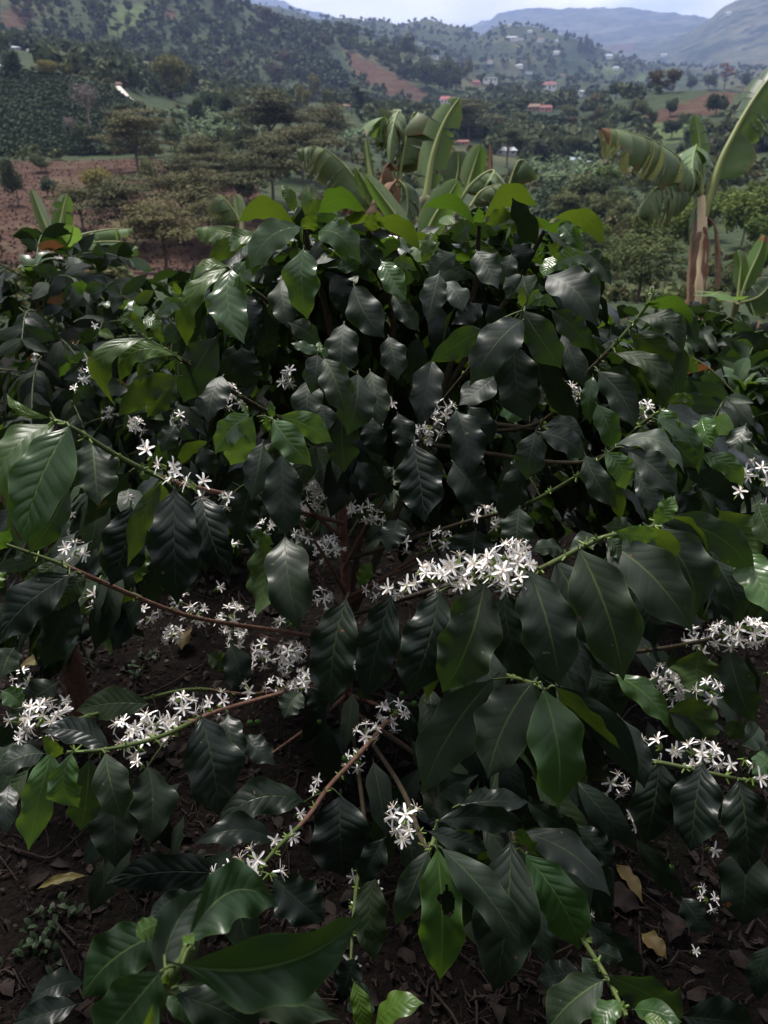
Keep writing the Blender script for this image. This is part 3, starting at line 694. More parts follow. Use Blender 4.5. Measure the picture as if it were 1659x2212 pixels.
# dry stalks on the bare red field
mb = MB(); V = []; g = np.random.default_rng(8)
X, Y, Z, r = scatter_pts(7000, 95, 240, -30, -5, 9)
x, y, d = proj(np.stack([X, Y, Z], 1)); ok = inpoly(x, y, FIELDS['bare'][0][0]); P = np.stack([X, Y, Z], 1)[ok]; n = len(P)
a = g.random(n) * 6.28; h = g.uniform(.1, .4, n); wv = np.stack([np.cos(a), np.sin(a), 0 * a], 1) * .22
tip = np.stack([g.normal(size=n) * .3, g.normal(size=n) * .3, h], 1)
V = np.stack([P - wv, P + wv, P + tip + wv * .4, P + tip - wv * .4], 1).reshape(-1, 3)
mb.add(V, np.arange(n * 4).reshape(-1, 4), None, np.repeat(g.random(n), 4), 0)
tag(mb.build('dry_stalks', [TM['dry']], smooth=False), 'dry reddish stalks standing over the bare field', 'dry stalks', kind='stuff')

# banana groves in the valley
def base_banana(seed):
    g = np.random.default_rng(seed); b = MB()
    for i in range(9):
        a = i * 2.4 + g.random() * .6; el = g.uniform(.35, 1.25); L = g.uniform(.5, .8)
        t = np.linspace(0, 1, 6); rr = L * t * math.cos(el) + .12 * t * t; zz = .45 + L * (t * math.sin(el) - .42 * t * t * (1.3 - el * .5))
        ww = .1 * np.sin(np.pi * np.clip(t, .05, 1)) ** .6; ww[-1] = .01
        cx_, cy_ = np.cos(a) * rr, np.sin(a) * rr
        for sgn in (-1, 1):
            V = np.concatenate([np.stack([cx_, cy_, zz], 1), np.stack([cx_ - math.sin(a) * ww * sgn, cy_ + math.cos(a) * ww * sgn, zz - ww * .45], 1)])
            b.add(V, [(j, j + 1, j + 7, j + 6) for j in range(5)], None, g.uniform(.2, 1), 0)
    tube(b, [(0, 0, -.05), (0, 0, .48)], .05, .03, 5, .6); 
    fs = [np.vstack([f]) for f in b.f]
    return np.concatenate(b.v), np.concatenate(fs), np.concatenate(b.r)
BB = [base_banana(400 + i) for i in range(3)]
mb = MB()
for poly, n, h, rmin in (([(420, 215), (600, 205), (640, 250), (560, 270), (450, 300), (400, 260)], 70, 5, 200), ([(690, 235), (830, 245), (840, 330), (760, 330), (690, 270)], 70, 5, 200),
                   ([(1120, 350), (1330, 345), (1380, 395), (1250, 410), (1120, 405)], 90, 4.2, 120), ([(360, 250), (520, 270), (500, 330), (400, 310)], 40, 4.5, 180)):
    xs = [p[0] for p in poly]; ys = [p[1] for p in poly]; L = []
    while len(L) < n:
        x, y = random.uniform(min(xs), max(xs)), random.uniform(min(ys), max(ys))
        if inpoly(np.array([x]), np.array([y]), poly)[0]: L.append(hit(x, y, rmin)[0])
    L = np.array(L); hh = h * rng.uniform(.7, 1.2, n)
    for i in range(3):
        q = np.arange(n) % 3 == i; stamp(mb, BB[i], L[q], np.stack([hh[q], hh[q]], 1), rng.random(q.sum()) * 6.28)
tag(mb.build('banana_grove', [TM['ban']], smooth=False), 'light green banana groves massed on the valley slopes', 'banana grove', kind='stuff')

# ------------------------------------------------------------------ houses, farm road
HM = {}
def hm(nm, c): 
    if nm not in HM: HM[nm] = simple(nm, c, tuple(x * .82 for x in c), .8, .85)
    return HM[nm]
GLASS = simple('dark window', (.02, .025, .03), None, 3, .2); DOORM = simple('wooden door', (.12, .07, .04), None, 3, .7)
def box(mb, c, s, r=.5, m=0):
    x, y, z = np.array(s) / 2
    V = np.array([(-x, -y, -z), (x, -y, -z), (x, y, -z), (-x, y, -z), (-x, -y, z), (x, -y, z), (x, y, z), (-x, y, z)]) + np.array(c)
    mb.add(V, [(0, 3, 2, 1), (4, 5, 6, 7), (0, 1, 5, 4), (1, 2, 6, 5), (2, 3, 7, 6), (3, 0, 4, 7)], None, r, m)
def house(x, y, wpx, wallc, roofc, label, hr=.42, rmin=100, name='house', shed=False, rot=None, dep=.7):
    P, r = hit(x, y, rmin); d = (P - CAM) @ FWD
    W = wpx * d / F; Hh = W * hr * .55; D = W * dep
    e = empty(name, P, label, 'house')
    e.rotation_euler = (0, 0, math.atan2(-P[0], P[1]) + (random.uniform(-.35, .35) if rot is None else rot))
    def part(nm, mb, mat, par=None):
        me = mesh_data(nm, mb.v, mb.f, mb.uv, mb.r, mb.m, [mat], False); o = bpy.data.objects.new(nm, me); COL.objects.link(o); o.parent = par or e; return o
    b = MB(); box(b, (0, 0, Hh / 2 - Hh * .4), (W, D, Hh * 1.8)); part('wall', b, hm(*wallc))
    b = MB(); ov = W * .06; rh = W * hr * .45 * (.35 if shed else 1); z0 = Hh * .99 + Hh * .0
    if shed:
        V = [(-W / 2 - ov, -D / 2 - ov, z0), (W / 2 + ov, -D / 2 - ov, z0), (W / 2 + ov, D / 2 + ov, z0 + rh), (-W / 2 - ov, D / 2 + ov, z0 + rh)]
        V = np.array(V + [(a, b_, c + W * .02) for a, b_, c in V])
        b.add(V, [(0, 1, 2, 3), (4, 7, 6, 5), (0, 4, 5, 1), (1, 5, 6, 2), (2, 6, 7, 3), (3, 7, 4, 0)])
    else:
        xx, yy = W / 2 + ov, D / 2 + ov
        V = np.array([(-xx, -yy, z0), (xx, -yy, z0), (xx, yy, z0), (-xx, yy, z0), (-xx * .8, 0, z0 + rh), (xx * .8, 0, z0 + rh)])
        b.add(V, [(0, 1, 5, 4), (2, 3, 4, 5), (0, 3, 2, 1)]); b.add(V, [(1, 2, 5), (3, 0, 4)])
    part('roof', b, hm(*roofc))
    if wpx > 15:
        b = MB(); box(b, (W * .05, -D / 2 - .02, Hh * .42), (W * .1, .05, Hh * .84)); part('door', b, DOORM)
        for q in (-.3, .32):
            b = MB(); box(b, (W * q, -D / 2 - .02, Hh * .58), (W * .13, .05, Hh * .38)); part('window', b, GLASS)
    return e
WH = ('white plaster', (.72, .70, .66)); PK = ('pink plaster', (.55, .30, .25)); OR = ('orange plaster', (.34, .25, .20)); GY = ('grey plaster', (.4, .4, .38))
RD = ('red roof', (.22, .095, .085)); RP = ('pinkish red roof', (.38, .13, .15)); GR = ('grey zinc roof', (.42, .44, .46)); BL = ('pale blue roof', (.45, .55, .66)); BR = ('rusty roof', (.30, .16, .10)); TI = ('clay tile roof', (.21, .13, .10))
HS = [(20, 152, 38, WH, GR, 'long low white shed on the crest of the coffee slope', .3), (93, 163, 30, WH, GR, 'small white shed beside the round yellowish tree', .42),
 (35, 108, 18, GY, GR, 'grey roofed farmhouse in the trees of the left hill', .4), (67, 112, 14, WH, GR, 'small pale house right of the grey roofed farmhouse', .4),
 (257, 190, 13, RD, TI, 'red kiosk at the top of the concrete farm road', .9), (737, 236, 34, GY, BR, 'low pinkish roofed house under the slim pale trees', .3),
 (962, 226, 22, WH, RP, 'white house with bright pink red roof above the banana leaf', .75), (1028, 184, 16, PK, RD, 'small pink house below the slim golden tree', .6),
 (1056, 178, 32, WH, GR, 'white walled long house in the village', .42), (1186, 193, 30, WH, RD, 'long white house with salmon red roof', .5),
 (1155, 240, 26, OR, TI, 'orange house at the left of the valley pair', .55), (1180, 240, 24, PK, RD, 'pink house joined to the right of the orange house', .5),
 (1258, 208, 20, WH, GR, 'white two storey house by the dark wood', .8), (1090, 334, 44, GY, GR, 'long house with grey zinc roof behind the banana clump', .34),
 (1242, 352, 23, WH, BL, 'house with pale blue roof in the valley', .5), (1273, 352, 10, WH, GR, 'tiny white hut right of the pale blue roof', .5),
 (1000, 312, 26, PK, RD, 'red roofed house low in the valley left of the grey roof', .35), (1105, 87, 22, WH, GR, 'white house row high on the village spur', .35), (1125, 86, 12, WH, GR, 'short white house next to the high row', .5),
 (1167, 90, 14, WH, TI, 'white house with tan roof near the crest', .5), (1100, 57, 8, WH, GR, 'tiny white house on the very skyline', .6), (1145, 71, 10, WH, GR, 'small white house just under the skyline', .5),
 (1203, 92, 7, WH, GR, 'narrow white house by the small conifer', .9), (937, 126, 18, WH, GR, 'white house on the shoulder of the near hill', .5), (1215, 167, 9, OR, TI, 'little orange house among the pastures', .7),
 (1202, 117, 12, WH, GR, 'white house below the conifer clump', .5), (1315, 125, 14, WH, BL, 'white house right of the conifer clump', .5), (1122, 146, 14, WH, GR, 'white house at the top of the village street', .5),
 (1058, 136, 12, WH, TI, 'white house left of the village street', .5), (1142, 158, 16, WH, GR, 'white house halfway down the village street', .4), (1330, 150, 12, WH, GR, 'white house at the end of the spur', .5),
 (908, 95, 10, WH, GR, 'white house on the ridge behind the near hill', .5), (1434, 121, 12, WH, GR, 'white house low on the right mountain', .4), (1574, 32, 12, WH, GR, 'white house high on the right mountain', .5)]
for x, y, wp, wc, rc, lb, hr in HS:
    house(x, y, wp, wc, rc, lb, hr, 600 if y < 170 and x > 880 else 150, 'house' if 'kiosk' not in lb else 'kiosk', shed='grey' in rc[0] and random.random() < .4)
# concrete road down the edge of the coffee slope
mb = MB(); L = []
rp = [(256, 192, 7), (262, 200, 9), (268, 208, 11), (274, 216, 12), (281, 222, 12)]
V = []
for x, y, wpx in rp:
    P, r = hit(x, y, 200); hw = wpx * r / F / 2 * 1.1; s = unit([P[1], -P[0], 0])
    for q in (-1, 1): V.append([P[0] + s[0] * hw * q, P[1] + s[1] * hw * q, P[2] + .9])
for i in range(len(rp)): 
    for q in (0, 1): 
        a = list(V[i * 2 + q]); a[2] -= 2.5; V.append(a)
n = len(rp); fl = [(2 * i, 2 * i + 1, 2 * i + 3, 2 * i + 2) for i in range(n - 1)] + [(2 * n + 2 * i, 2 * i, 2 * i + 2, 2 * n + 2 * i + 2) for i in range(n - 1)] + [(2 * i + 1, 2 * n + 2 * i + 1, 2 * n + 2 * i + 3, 2 * i + 3) for i in range(n - 1)] + [(2 * n - 2, 2 * n - 1, 4 * n - 1, 4 * n - 2)]
mb.add(np.array(V), fl)
tag(mb.build('road', [hm('pale concrete', (.55, .52, .48))], smooth=False), 'short pale concrete farm road below the red kiosk', 'road', kind='structure')
# ------------------------------------------------------------------ coffee leaves
PT_ = np.array([0, .04, .10, .2, .32, .44, .55, .66, .76, .85, .92, .97, 1.0])
PW_ = np.array([.035, .18, .47, .79, .96, 1.0, .99, .92, .76, .47, .20, .07, .004])
def leaf_local(L, W, nu, nt, bow=.1, fold=.1, wave=.05, bend=0.0, tipd=.0, g=rng, petiole=.06, fat=1.0):
    t = np.concatenate([[-petiole, -petiole * .4], np.linspace(0, 1, nt + 1)])
    wp = np.interp(np.clip(t, 0, 1), PT_, PW_) ** fat; wp[:2] = .035
    s = np.linspace(-1, 1, nu + 1)
    T, S = np.meshgrid(t, s, indexing='ij'); wv = wp[:, None]
    a = np.abs(S); arc = 4 * T * (1 - T)
    X = S * wv * W / 2 + bend * L * arc
    Y = L * T
    f1, f2 = g.uniform(2.2, 4.2, 2); p1, p2 = g.random(2) * 6.28
    ph = np.where(S < 0, 6.283 * f1 * T + p1, 6.283 * f2 * T + p2)
    wob = np.where(S < 0, np.sin(6.283 * 1.3 * T + p2), np.sin(6.283 * 1.1 * T + p1))
    Z = bow * L * arc + fold * a * wv * W / 2 - tipd * L * np.clip(T, 0, 1) ** 3 + (wave * np.sin(ph) + wave * .8 * wob) * W * a ** 2.6 * wv
    X = X + S * wv * W * .05 * np.sin(ph * .8 + 1)
    tw = g.normal() * .25; Z = Z + tw * T * S * wv * W / 2
    uv = np.stack([.5 + .5 * S, np.clip(T, 0, 1)], -1).reshape(-1, 2)
    n, m = len(t), nu + 1
    i = np.arange(n - 1)[:, None] * m + np.arange(nu)[None]
    Fc = np.stack([i, i + 1, i + m + 1, i + m], -1).reshape(-1, 4)   # normal +Z
    return np.stack([X, Y, Z], -1).reshape(-1, 3), Fc, uv

def put_leaf(mb, base, T, N, L, W, r=.5, m=0, nu=4, nt=8, g=rng, **kw):
    T = unit(T); N = unit(np.asarray(N) - T * np.dot(N, T)); S = np.cross(T, N)
    V, Fc, uv = leaf_local(L, W, nu, nt, g=g, **kw)
    mb.add(np.asarray(base) + V[:, :1] * S + V[:, 1:2] * T + V[:, 2:3] * N, Fc, uv, r, m)

# ------------------------------------------------------------------ flowers
def flower_geo(mb, o, ax, size, g, openness=1.0):
    ax = unit(ax); a = unit(np.cross(ax, g.normal(size=3))); b = np.cross(ax, a)
    tl = size * .28; c = np.asarray(o) + ax * tl
    tube(mb, [o, c], size * .05, size * .06, 5, .5, 0, 0, 1)
    npet = 5 if g.random() < .8 else 6
    r0 = g.random() * 6.28
    for i in range(npet):
        an = r0 + i * 6.283 / npet + g.normal() * .12
        rd = np.cos(an) * a + np.sin(an) * b; sd_ = np.cross(ax, rd)
        L = size * .5 * g.uniform(.85, 1.12); up = g.uniform(.05, .5) * openness + (1 - openness) * 1.6; cu = g.uniform(-.55, .15)
        t = np.array([0, .25, .5, .75, .93, 1.0]); ww = np.array([.04, .06, .072, .072, .055, .018]) * size
        rr = L * (t * math.cos(up)); zz = L * (t * math.sin(up) + cu * t * t * .6)
        m_ = c + rr[:, None] * rd + zz[:, None] * ax
        V = np.concatenate([m_ - sd_ * ww[:, None] * .8 + ax * (ww * .35)[:, None], m_, m_ + sd_ * ww[:, None] * .8 + ax * (ww * .35)[:, None]])
        f = []
        for j in range(5): f += [(j, j + 6, j + 7, j + 1), (j + 6, j + 12, j + 13, j + 7)]
        mb.add(V, f, None, g.uniform(.35, .8), 0)
    for i in range(5):
        an = r0 + .6 + i * 1.2566; rd = np.cos(an) * a + np.sin(an) * b
        tube(mb, [c, c + ax * size * .16 + rd * size * .10, c + ax * size * g.uniform(.2, .3) + rd * size * g.uniform(.18, .32)], size * .016, size * .011, 4, .5, 1, 0, 2)
FLV = []
for vi, (nf, spread) in enumerate([(1, .3), (3, .8), (5, .9), (7, 1.0), (10, 1.1), (13, 1.15), (17, 1.2), (22, 1.2)]):
    g = np.random.default_rng(900 + vi); mb = MB()
    for i in range(nf):
        if nf == 1: ax = np.array([.1, -.5, .85])
        else:
            z = 1 - (i + .5) / nf * 1.35; q = math.sqrt(max(0, 1 - z * z)); an = i * 2.4 + g.normal() * .25
            ax = np.array([q * math.cos(an), q * math.sin(an), z])
        ax = unit(ax + g.normal(size=3) * .16)
        flower_geo(mb, ax * (.004 + .011 * g.random() * (nf > 3) + .0009 * nf), ax, .037 * g.uniform(.85, 1.12), g, 1.0 if g.random() < .85 else .35)
    for i in range(3 + nf // 3):
        ax = unit(g.normal(size=3) + np.array([0, 0, -.2])); 
        tube(mb, [ax * .002, ax * .008, ax * g.uniform(.011, .016)], .0022, .0012, 5, .5, 2, 0, 2)
    me = mesh_data('flower_cluster', mb.v, mb.f, mb.uv, mb.r, mb.m, [M['w'], M['st'], M['bud']])
    ext = np.abs(np.concatenate(mb.v)).max() * 2
    FLV.append((me, ext, nf))
def add_flower(parent, P, dia, g=rng, name='flower_cluster'):
    want = np.clip(dia, .02, .12)
    best = min(range(len(FLV)), key=lambda i: abs(FLV[i][1] - want) + .004 * g.random())
    o = bpy.data.objects.new(name, FLV[best][0]); COL.objects.link(o); o.parent = parent
    o.location = np.asarray(P) - rootloc(parent)
    s = float(np.clip(want / FLV[best][1], .75, 1.35)); o.scale = (s, s, s)
    o.rotation_euler = (g.normal() * .3 + .45, g.normal() * .3, g.normal() * .9)
    return o

# ------------------------------------------------------------------ a whole coffee bush of the plantation (neighbours and rows)
def bush_parts(h, rad, seed, nlev=13, leafL=.145, dens=1.0, keep=None, res=(4, 6), top=True, low=.12, org=(0, 0, 0), off=(0, 0, 0)):
    g = np.random.default_rng(seed); tb = MB(); fb = MB(); nodes = []
    tube(tb, [(0, 0, -.08), (.02 * g.normal(), .02 * g.normal(), h * .5), (.03 * g.normal(), .03 * g.normal(), h * .97)], .018, .006, 7, .5, 0, .1)
    for lv in range(nlev):
        z = h * (low + (.95 - low) * lv / (nlev - 1)); a0 = lv * 1.9 + g.random()
        prof = math.sin(math.pi * min(1, .22 + .68 * (1 - z / h))) ** .7
        for q in (0, 1, 2):
            az = a0 + q * 2.1 + g.normal() * .3; Lb = rad * (.45 + .6 * prof) * g.uniform(.8, 1.1)
            d = np.array([math.cos(az), math.sin(az), 0]); up = .35 + .35 * lv / nlev + (.22 if lv > .72 * nlev else 0)
            if lv > .72 * nlev: Lb *= .8
            P = [np.array([0, 0, z]) + d * Lb * t + np.array([0, 0, Lb * (up * t - .65 * t * t)]) for t in (0, .35, .7, 1)]
            C = tube(tb, P, .0038, .0018, 5, .4, 1)
            nn = max(4, int(Lb / .055 * dens))
            for i in range(nn):
                t = .16 + .84 * i / (nn - 1); c = C[min(len(C) - 1, int(t * (len(C) - 1)))]
                nodes.append((c, t))
                for sg in (-1, 1):
                    sd_ = np.array([-d[1], d[0], 0]) * sg
                    T = sd_ * g.uniform(.5, .9) + d * g.uniform(.3, .7) + np.array([0, 0, (g.uniform(-1.7, -.55) if lv < .78 * nlev else g.uniform(-.7, .45)) if t < .9 else g.uniform(-.5, .5)])
                    L = leafL * g.uniform(.75, 1.2)
                    if keep is not None and not keep(np.array(org) + c, np.array(org) + c + unit(T) * L): continue
                    young = t > .95 and z > .80 * h
                    mt = (1 if g.random() < .75 else 2) if young else (0 if g.random() < .6 else 4)
                    if g.random() < (.008 if z < .75 * h else .03): mt = 3
                    put_leaf(fb, c, T, np.array([0, 0, .38]) + d * 1.0 + g.normal(size=3) * .2, L * (.8 if young else 1), L * g.uniform(.32, .42), g.random(), mt, res[0], res[1], g,
                             bow=g.uniform(.04, .16), fold=g.uniform(-.1, .25), wave=.06)
    if top:
        for i in range(10):
            az = i * 2.4; T = np.array([math.cos(az), math.sin(az), g.uniform(.1, 1.1)]); c = np.array([0, 0, h * .96]) + g.normal(size=3) * .02
            if keep is not None and not keep(np.array(org) + c, np.array(org) + c + unit(T) * .13): continue
            put_leaf(fb, c, T, np.array([0, 0, 1]), .13, .055, g.random(), 1 if i < 7 else 2, res[0], res[1] + 1, g, bow=.16, fold=.2, wave=.06)
    return tb, fb, nodes, g
FMATS = [M['m'], M['b'], M['y'], M['g'], M['d']]
def coffee_bush(P, h, rad, seed, label, group=None, nfl=8, rot=0, name='coffee_bush', **kw):
    e = empty(name, P, label, 'coffee bush', group)
    tb, fb, nodes, g = bush_parts(h, rad, seed, org=P, **kw)
    for nm, b, mats in (('trunk', tb, [M['bark'], M['twig']]), ('foliage', fb, FMATS)):
        me = mesh_data(nm, b.v, b.f, b.uv, b.r, b.m, mats); o = bpy.data.objects.new(nm, me); COL.objects.link(o); o.parent = e
    for i in range(nfl):
        c, t = nodes[g.integers(len(nodes))]
        add_flower(e, np.array(P) + c + np.array([0, 0, .008]), g.uniform(.05, .09), g)
    return e
def gz(x, y): return float(H(x, y)[0])
def gp(x, y): return np.array([x, y, gz(x, y)])
def atpx(x, y, d):
    """ground spot under the pixel ray at depth d"""
    p = pt(x, y, d); return gp(p[0], p[1])

def bush_at(x, ytop, d, rad, seed, label, group=None, **kw):
    top = pt(x, ytop, d); b = gp(top[0], top[1])
    return coffee_bush(b, max(.8, (top[2] - b[2]) * (.90 if x < 900 else .82)), rad, seed, label, group, **kw)
bush_at(60, 515, 3.35, .78, 501, 'dark coffee bush with reddish young tips at the left edge behind the flowering one', nfl=14, nlev=15)
bush_at(250, 615, 3.9, .68, 502, 'dark coffee bush with rust tipped shoots under the small banana plant', nfl=10, nlev=14)
bush_at(380, 760, 3.1, .5, 520, 'lower coffee bush half hidden behind the bright left shoot', nfl=12, nlev=12)
bush_at(1560, 665, 4.2, .75, 503, 'coffee bush with yellowing leaves below the tall banana stem', nfl=9, nlev=14)
bush_at(1690, 665, 4.0, .8, 504, 'coffee bush cut by the right edge beneath the banana shoots', nfl=8, nlev=14)
bush_at(1400, 680, 4.6, .75, 505, 'coffee bush seen between the bare green branch and the banana stem', nfl=6, nlev=14)
bush_at(1590, 870, 3.0, .55, 506, 'shorter coffee bush on the right, dark leaves hanging over white flowers', nfl=10, nlev=12)
bush_at(850, 700, 3.6, .8, 507, 'coffee bush hidden straight behind the large flowering bush', nfl=10, nlev=12, top=False)
# the row running away on the left: copies of three bushes
far = []
def row_scale(P):
    x, y, d = proj(P); yt = np.interp(x[0], [-200, 0, 230, 430, 800, 1350, 1659], [555, 555, 575, 655, 670, 690, 700])
    t = pt(x[0], yt, d[0]); return max(.35, (t[2] - P[2]) / 1.95)
for i in range(3):
    far.append(coffee_bush(gp(-2.6 + i * 1.1, 6.6 + .2 * i), 1.75, .85, 510 + i, ['bright topped bush at the near end of the far left row', 'second bush of the far left row, next to the end one', 'third bush of the far left row, beside a dark gap'][i], 'bushes of the far left row', 6, nlev=11, leafL=.13, res=(2, 4)))
    hs = row_scale(np.array(far[-1].location)); far[-1].scale = (hs, hs, hs)
for i, (x, y, hs) in enumerate([(-4.0, 6.9, 1.05), (-3.3, 8.0, 1.0), (-2.2, 8.2, 1.0), (-1.3, 8.4, .95), (-4.8, 8.6, 1.05), (-3.9, 9.8, 1.0), (-2.7, 10.0, 1.0), (-1.6, 10.3, .95), (-.6, 8.8, .9), (.6, 8.0, .85), (1.7, 7.6, .82), (2.9, 7.3, .82), (3.8, 7.2, .82), (4.7, 7.4, .82)]):
    c = copy_tree(far[i % 3]); P = gp(x, y); c.location = P; c.rotation_euler = (0, 0, i * 1.3)
    hs = row_scale(P); c.scale = (hs, hs, hs)
    c['group'] = 'coffee bushes on the falling ground behind'; c['label'] = 'small coffee bush further off on the ground falling to the valley'

# coffee bushes added out of view beside and behind the camera to shade the foreground
shade_row = [(-1.75, .55, 2.2, .85), (1.75, .5, 2.2, .85), (-.85, -.95, 2.3, .8), (.9, -.9, 2.3, .8), (0, -1.25, 2.4, .8), (-1.9, -.7, 2.3, .8), (1.9, -.75, 2.3, .8)]
pr = coffee_bush(gp(*shade_row[0][:2]), 2.2, .85, 530, 'tall leafy coffee bush added out of view to shade the foreground', 'coffee bushes added for shade', 0, nlev=17, res=(2, 4), dens=.8)
for i, (x, y, h, q) in enumerate(shade_row[1:]):
    c = copy_tree(pr); c.location = gp(x, y); c.rotation_euler = (0, 0, i * 1.7)
# ------------------------------------------------------------------ banana plants
def banmat(name, c, under, tr, tf=.3, rough=.4):
    m, k = newmat(name); geo = k.new('ShaderNodeNewGeometry')
    uv = k.new('ShaderNodeUVMap', uv_map='uv').outputs[0]; sep = k.new('ShaderNodeSeparateXYZ'); k.l.new(uv, sep.inputs[0])
    st = k.math('FRACT', k.math('MULTIPLY', sep.outputs[1], 46.0)); rv = k.attr('rnd')
    base = k.mix(k.step(k.noise(3, geo.outputs['Position'], 3), .3, .7), c, tuple(x * 1.35 for x in c))
    base = k.mix(k.math('MULTIPLY', k.step(st, .55, .9), .25), base, tuple(x * .55 for x in c))
    base = k.mix(geo.outputs['Backfacing'], base, under)
    edge = k.math('MULTIPLY', k.step(sep.outputs[0], .86, .97), k.step(k.noise(9, geo.outputs['Position'], 3), .42, .55))
    base = k.mix(k.math('MAXIMUM', edge, k.step(rv, .9, .98)), base, (.28, .15, .07))
    k.set(k.bsdf.inputs['Base Color'], base); k.bsdf.inputs['Roughness'].default_value = rough
    k.set(k.bsdf.inputs['Normal'], k.bump(st, .004, .6))
    t = k.new('ShaderNodeBsdfTranslucent'); k.set(t.inputs[0], k.mix(k.step(rv, .9, .98), tr, (.2, .1, .05)))
    mx = k.new('ShaderNodeMixShader'); mx.inputs[0].default_value = tf
    k.l.new(k.bsdf.outputs[0], mx.inputs[1]); k.l.new(t.outputs[0], mx.inputs[2]); k.l.new(mx.outputs[0], k.out.inputs[0]); return m
BM = {'g': banmat('banana leaf', (.095, .165, .05), (.13, .20, .065), (.19, .29, .06)), 'b': banmat('fresh banana leaf', (.085, .16, .04), (.12, .20, .05), (.20, .34, .05), .35),
      'd': banmat('dark banana leaf', (.055, .095, .045), (.08, .13, .05), (.12, .20, .04)), 'dry': banmat('dead banana leaf', (.20, .13, .085), (.24, .16, .10), (.2, .12, .06), .15, .9),
      't': banmat('tattered banana leaf', (.12, .175, .07), (.15, .185, .09), (.18, .20, .08), .25, .6)}
RIB = simple('banana midrib', (.27, .30, .10), (.20, .24, .08), 6, .5)
STEM = simple('banana stem', (.86, .70, .44), (.74, .53, .35), 5, .7, .006)  # sunlight on the stem put into its raised pale colour
STEMG = simple('green banana stem', (.17, .19, .08), (.12, .10, .055), 5, .7, .006)
SHE = simple('dry banana sheath', (.36, .22, .14), (.22, .12, .08), 9, .95, .01)
def banana_leaf(parent, mid, hw, mat, face='up', fold=.6, tears=8, pet=.15, seed=0, sides=(1, 1), ragged=.0, hang=0.0, ribw=.008, tipw=.2, name='leaf', dryend=0.0):
    g = np.random.default_rng(seed); C = catmull(np.array(mid), 12); n = len(C)
    Ls = np.concatenate([[0], np.cumsum(np.linalg.norm(np.diff(C, axis=0), axis=1))]); t = Ls / Ls[-1]
    C = np.stack([np.interp(np.linspace(0, 1, 61), t, C[:, i]) for i in range(3)], 1); t = np.linspace(0, 1, 61); n = 61
    T = np.gradient(C, axis=0); T /= np.linalg.norm(T, axis=1)[:, None]
    mb = MB()
    tt = np.clip((t - pet) / (1 - pet), 0, 1)
    prof = np.interp(tt, [0, .05, .18, .4, .65, .85, .96, 1], [0, .55, .92, 1, .95, .72, .4, tipw * .4]); prof[t < pet] = 0
    for si, sg in enumerate((-1, 1)):
        if not sides[si]: continue
        cuts = sorted(set([0, n - 1] + [int(x) for x in g.uniform(pet + .08, .98, tears) * (n - 1)]))
        a0 = int(pet * (n - 1))
        cuts = [c for c in cuts if c > a0 + 1]; cuts = [a0] + cuts
        for a, b in zip(cuts[:-1], cuts[1:]):
            if b - a < 1: continue
            idx = np.arange(a, b + 1); ex = g.normal() * .18 * (tears > 2); short = 1 - ragged * g.random()
            hangk = hang * g.uniform(.5, 1.2); V = []; UV = []; nu = 6; rows = []
            for i in idx:
                nrm = (CAM - C[i]) if face == 'cam' else np.array([0, 0, 1.0])
                nv = unit(nrm - T[i] * np.dot(nrm, T[i])); sv = np.cross(T[i], nv) * sg
                row = []
                for j in range(nu + 1):
                    s = j / nu; ang = fold + ex + hangk * s
                    # arc outwards, bending down
                    w_ = hw * prof[i] * short * s
                    gap = .9 if tears > 2 else 1
                    mids = (idx[0] + idx[-1]) / 2; pull = (mids - i) / (n - 1) * Ls[-1] * (.18 * s) * (tears > 2)
                    p = C[i] + sv * w_ * math.cos(ang * (.6 + .4 * s)) - nv * w_ * math.sin(ang * (.6 + .4 * s)) + T[i] * (w_ * .28 + pull)
                    if hang: p = p - np.array([0, 0, 1]) * hangk * w_ * s * .5
                    row.append(p); UV.append((s, t[i]))
                rows.append(row); V += row
            m_ = nu + 1; f = []
            for i in range(len(idx) - 1):
                for j in range(nu):
                    q = (i * m_ + j, i * m_ + j + 1, (i + 1) * m_ + j + 1, (i + 1) * m_ + j)
                    f.append(q if sg > 0 else q[::-1])
            rv = g.uniform(.2, .8)
            rr = np.repeat(np.where(t[idx] > 1 - dryend * g.uniform(.7, 1.2), 1.0, rv), nu + 1) if dryend else rv
            mb.add(np.array(V), f, np.array(UV), rr, 0)
    lf = mb.build(name, [BM[mat]], parent)
    r = MB(); tube(r, C[::5], ribw * 1.9, ribw * .25, 6, .5, 0, 0, 2); r.build('midrib', [RIB if mat != 'dry' else SHE], lf)
    return lf
def PX(L, d):
    """list of (x,y[,d]) -> world points"""
    return [pt(p[0], p[1], p[2] if len(p) > 2 else d) for p in L]

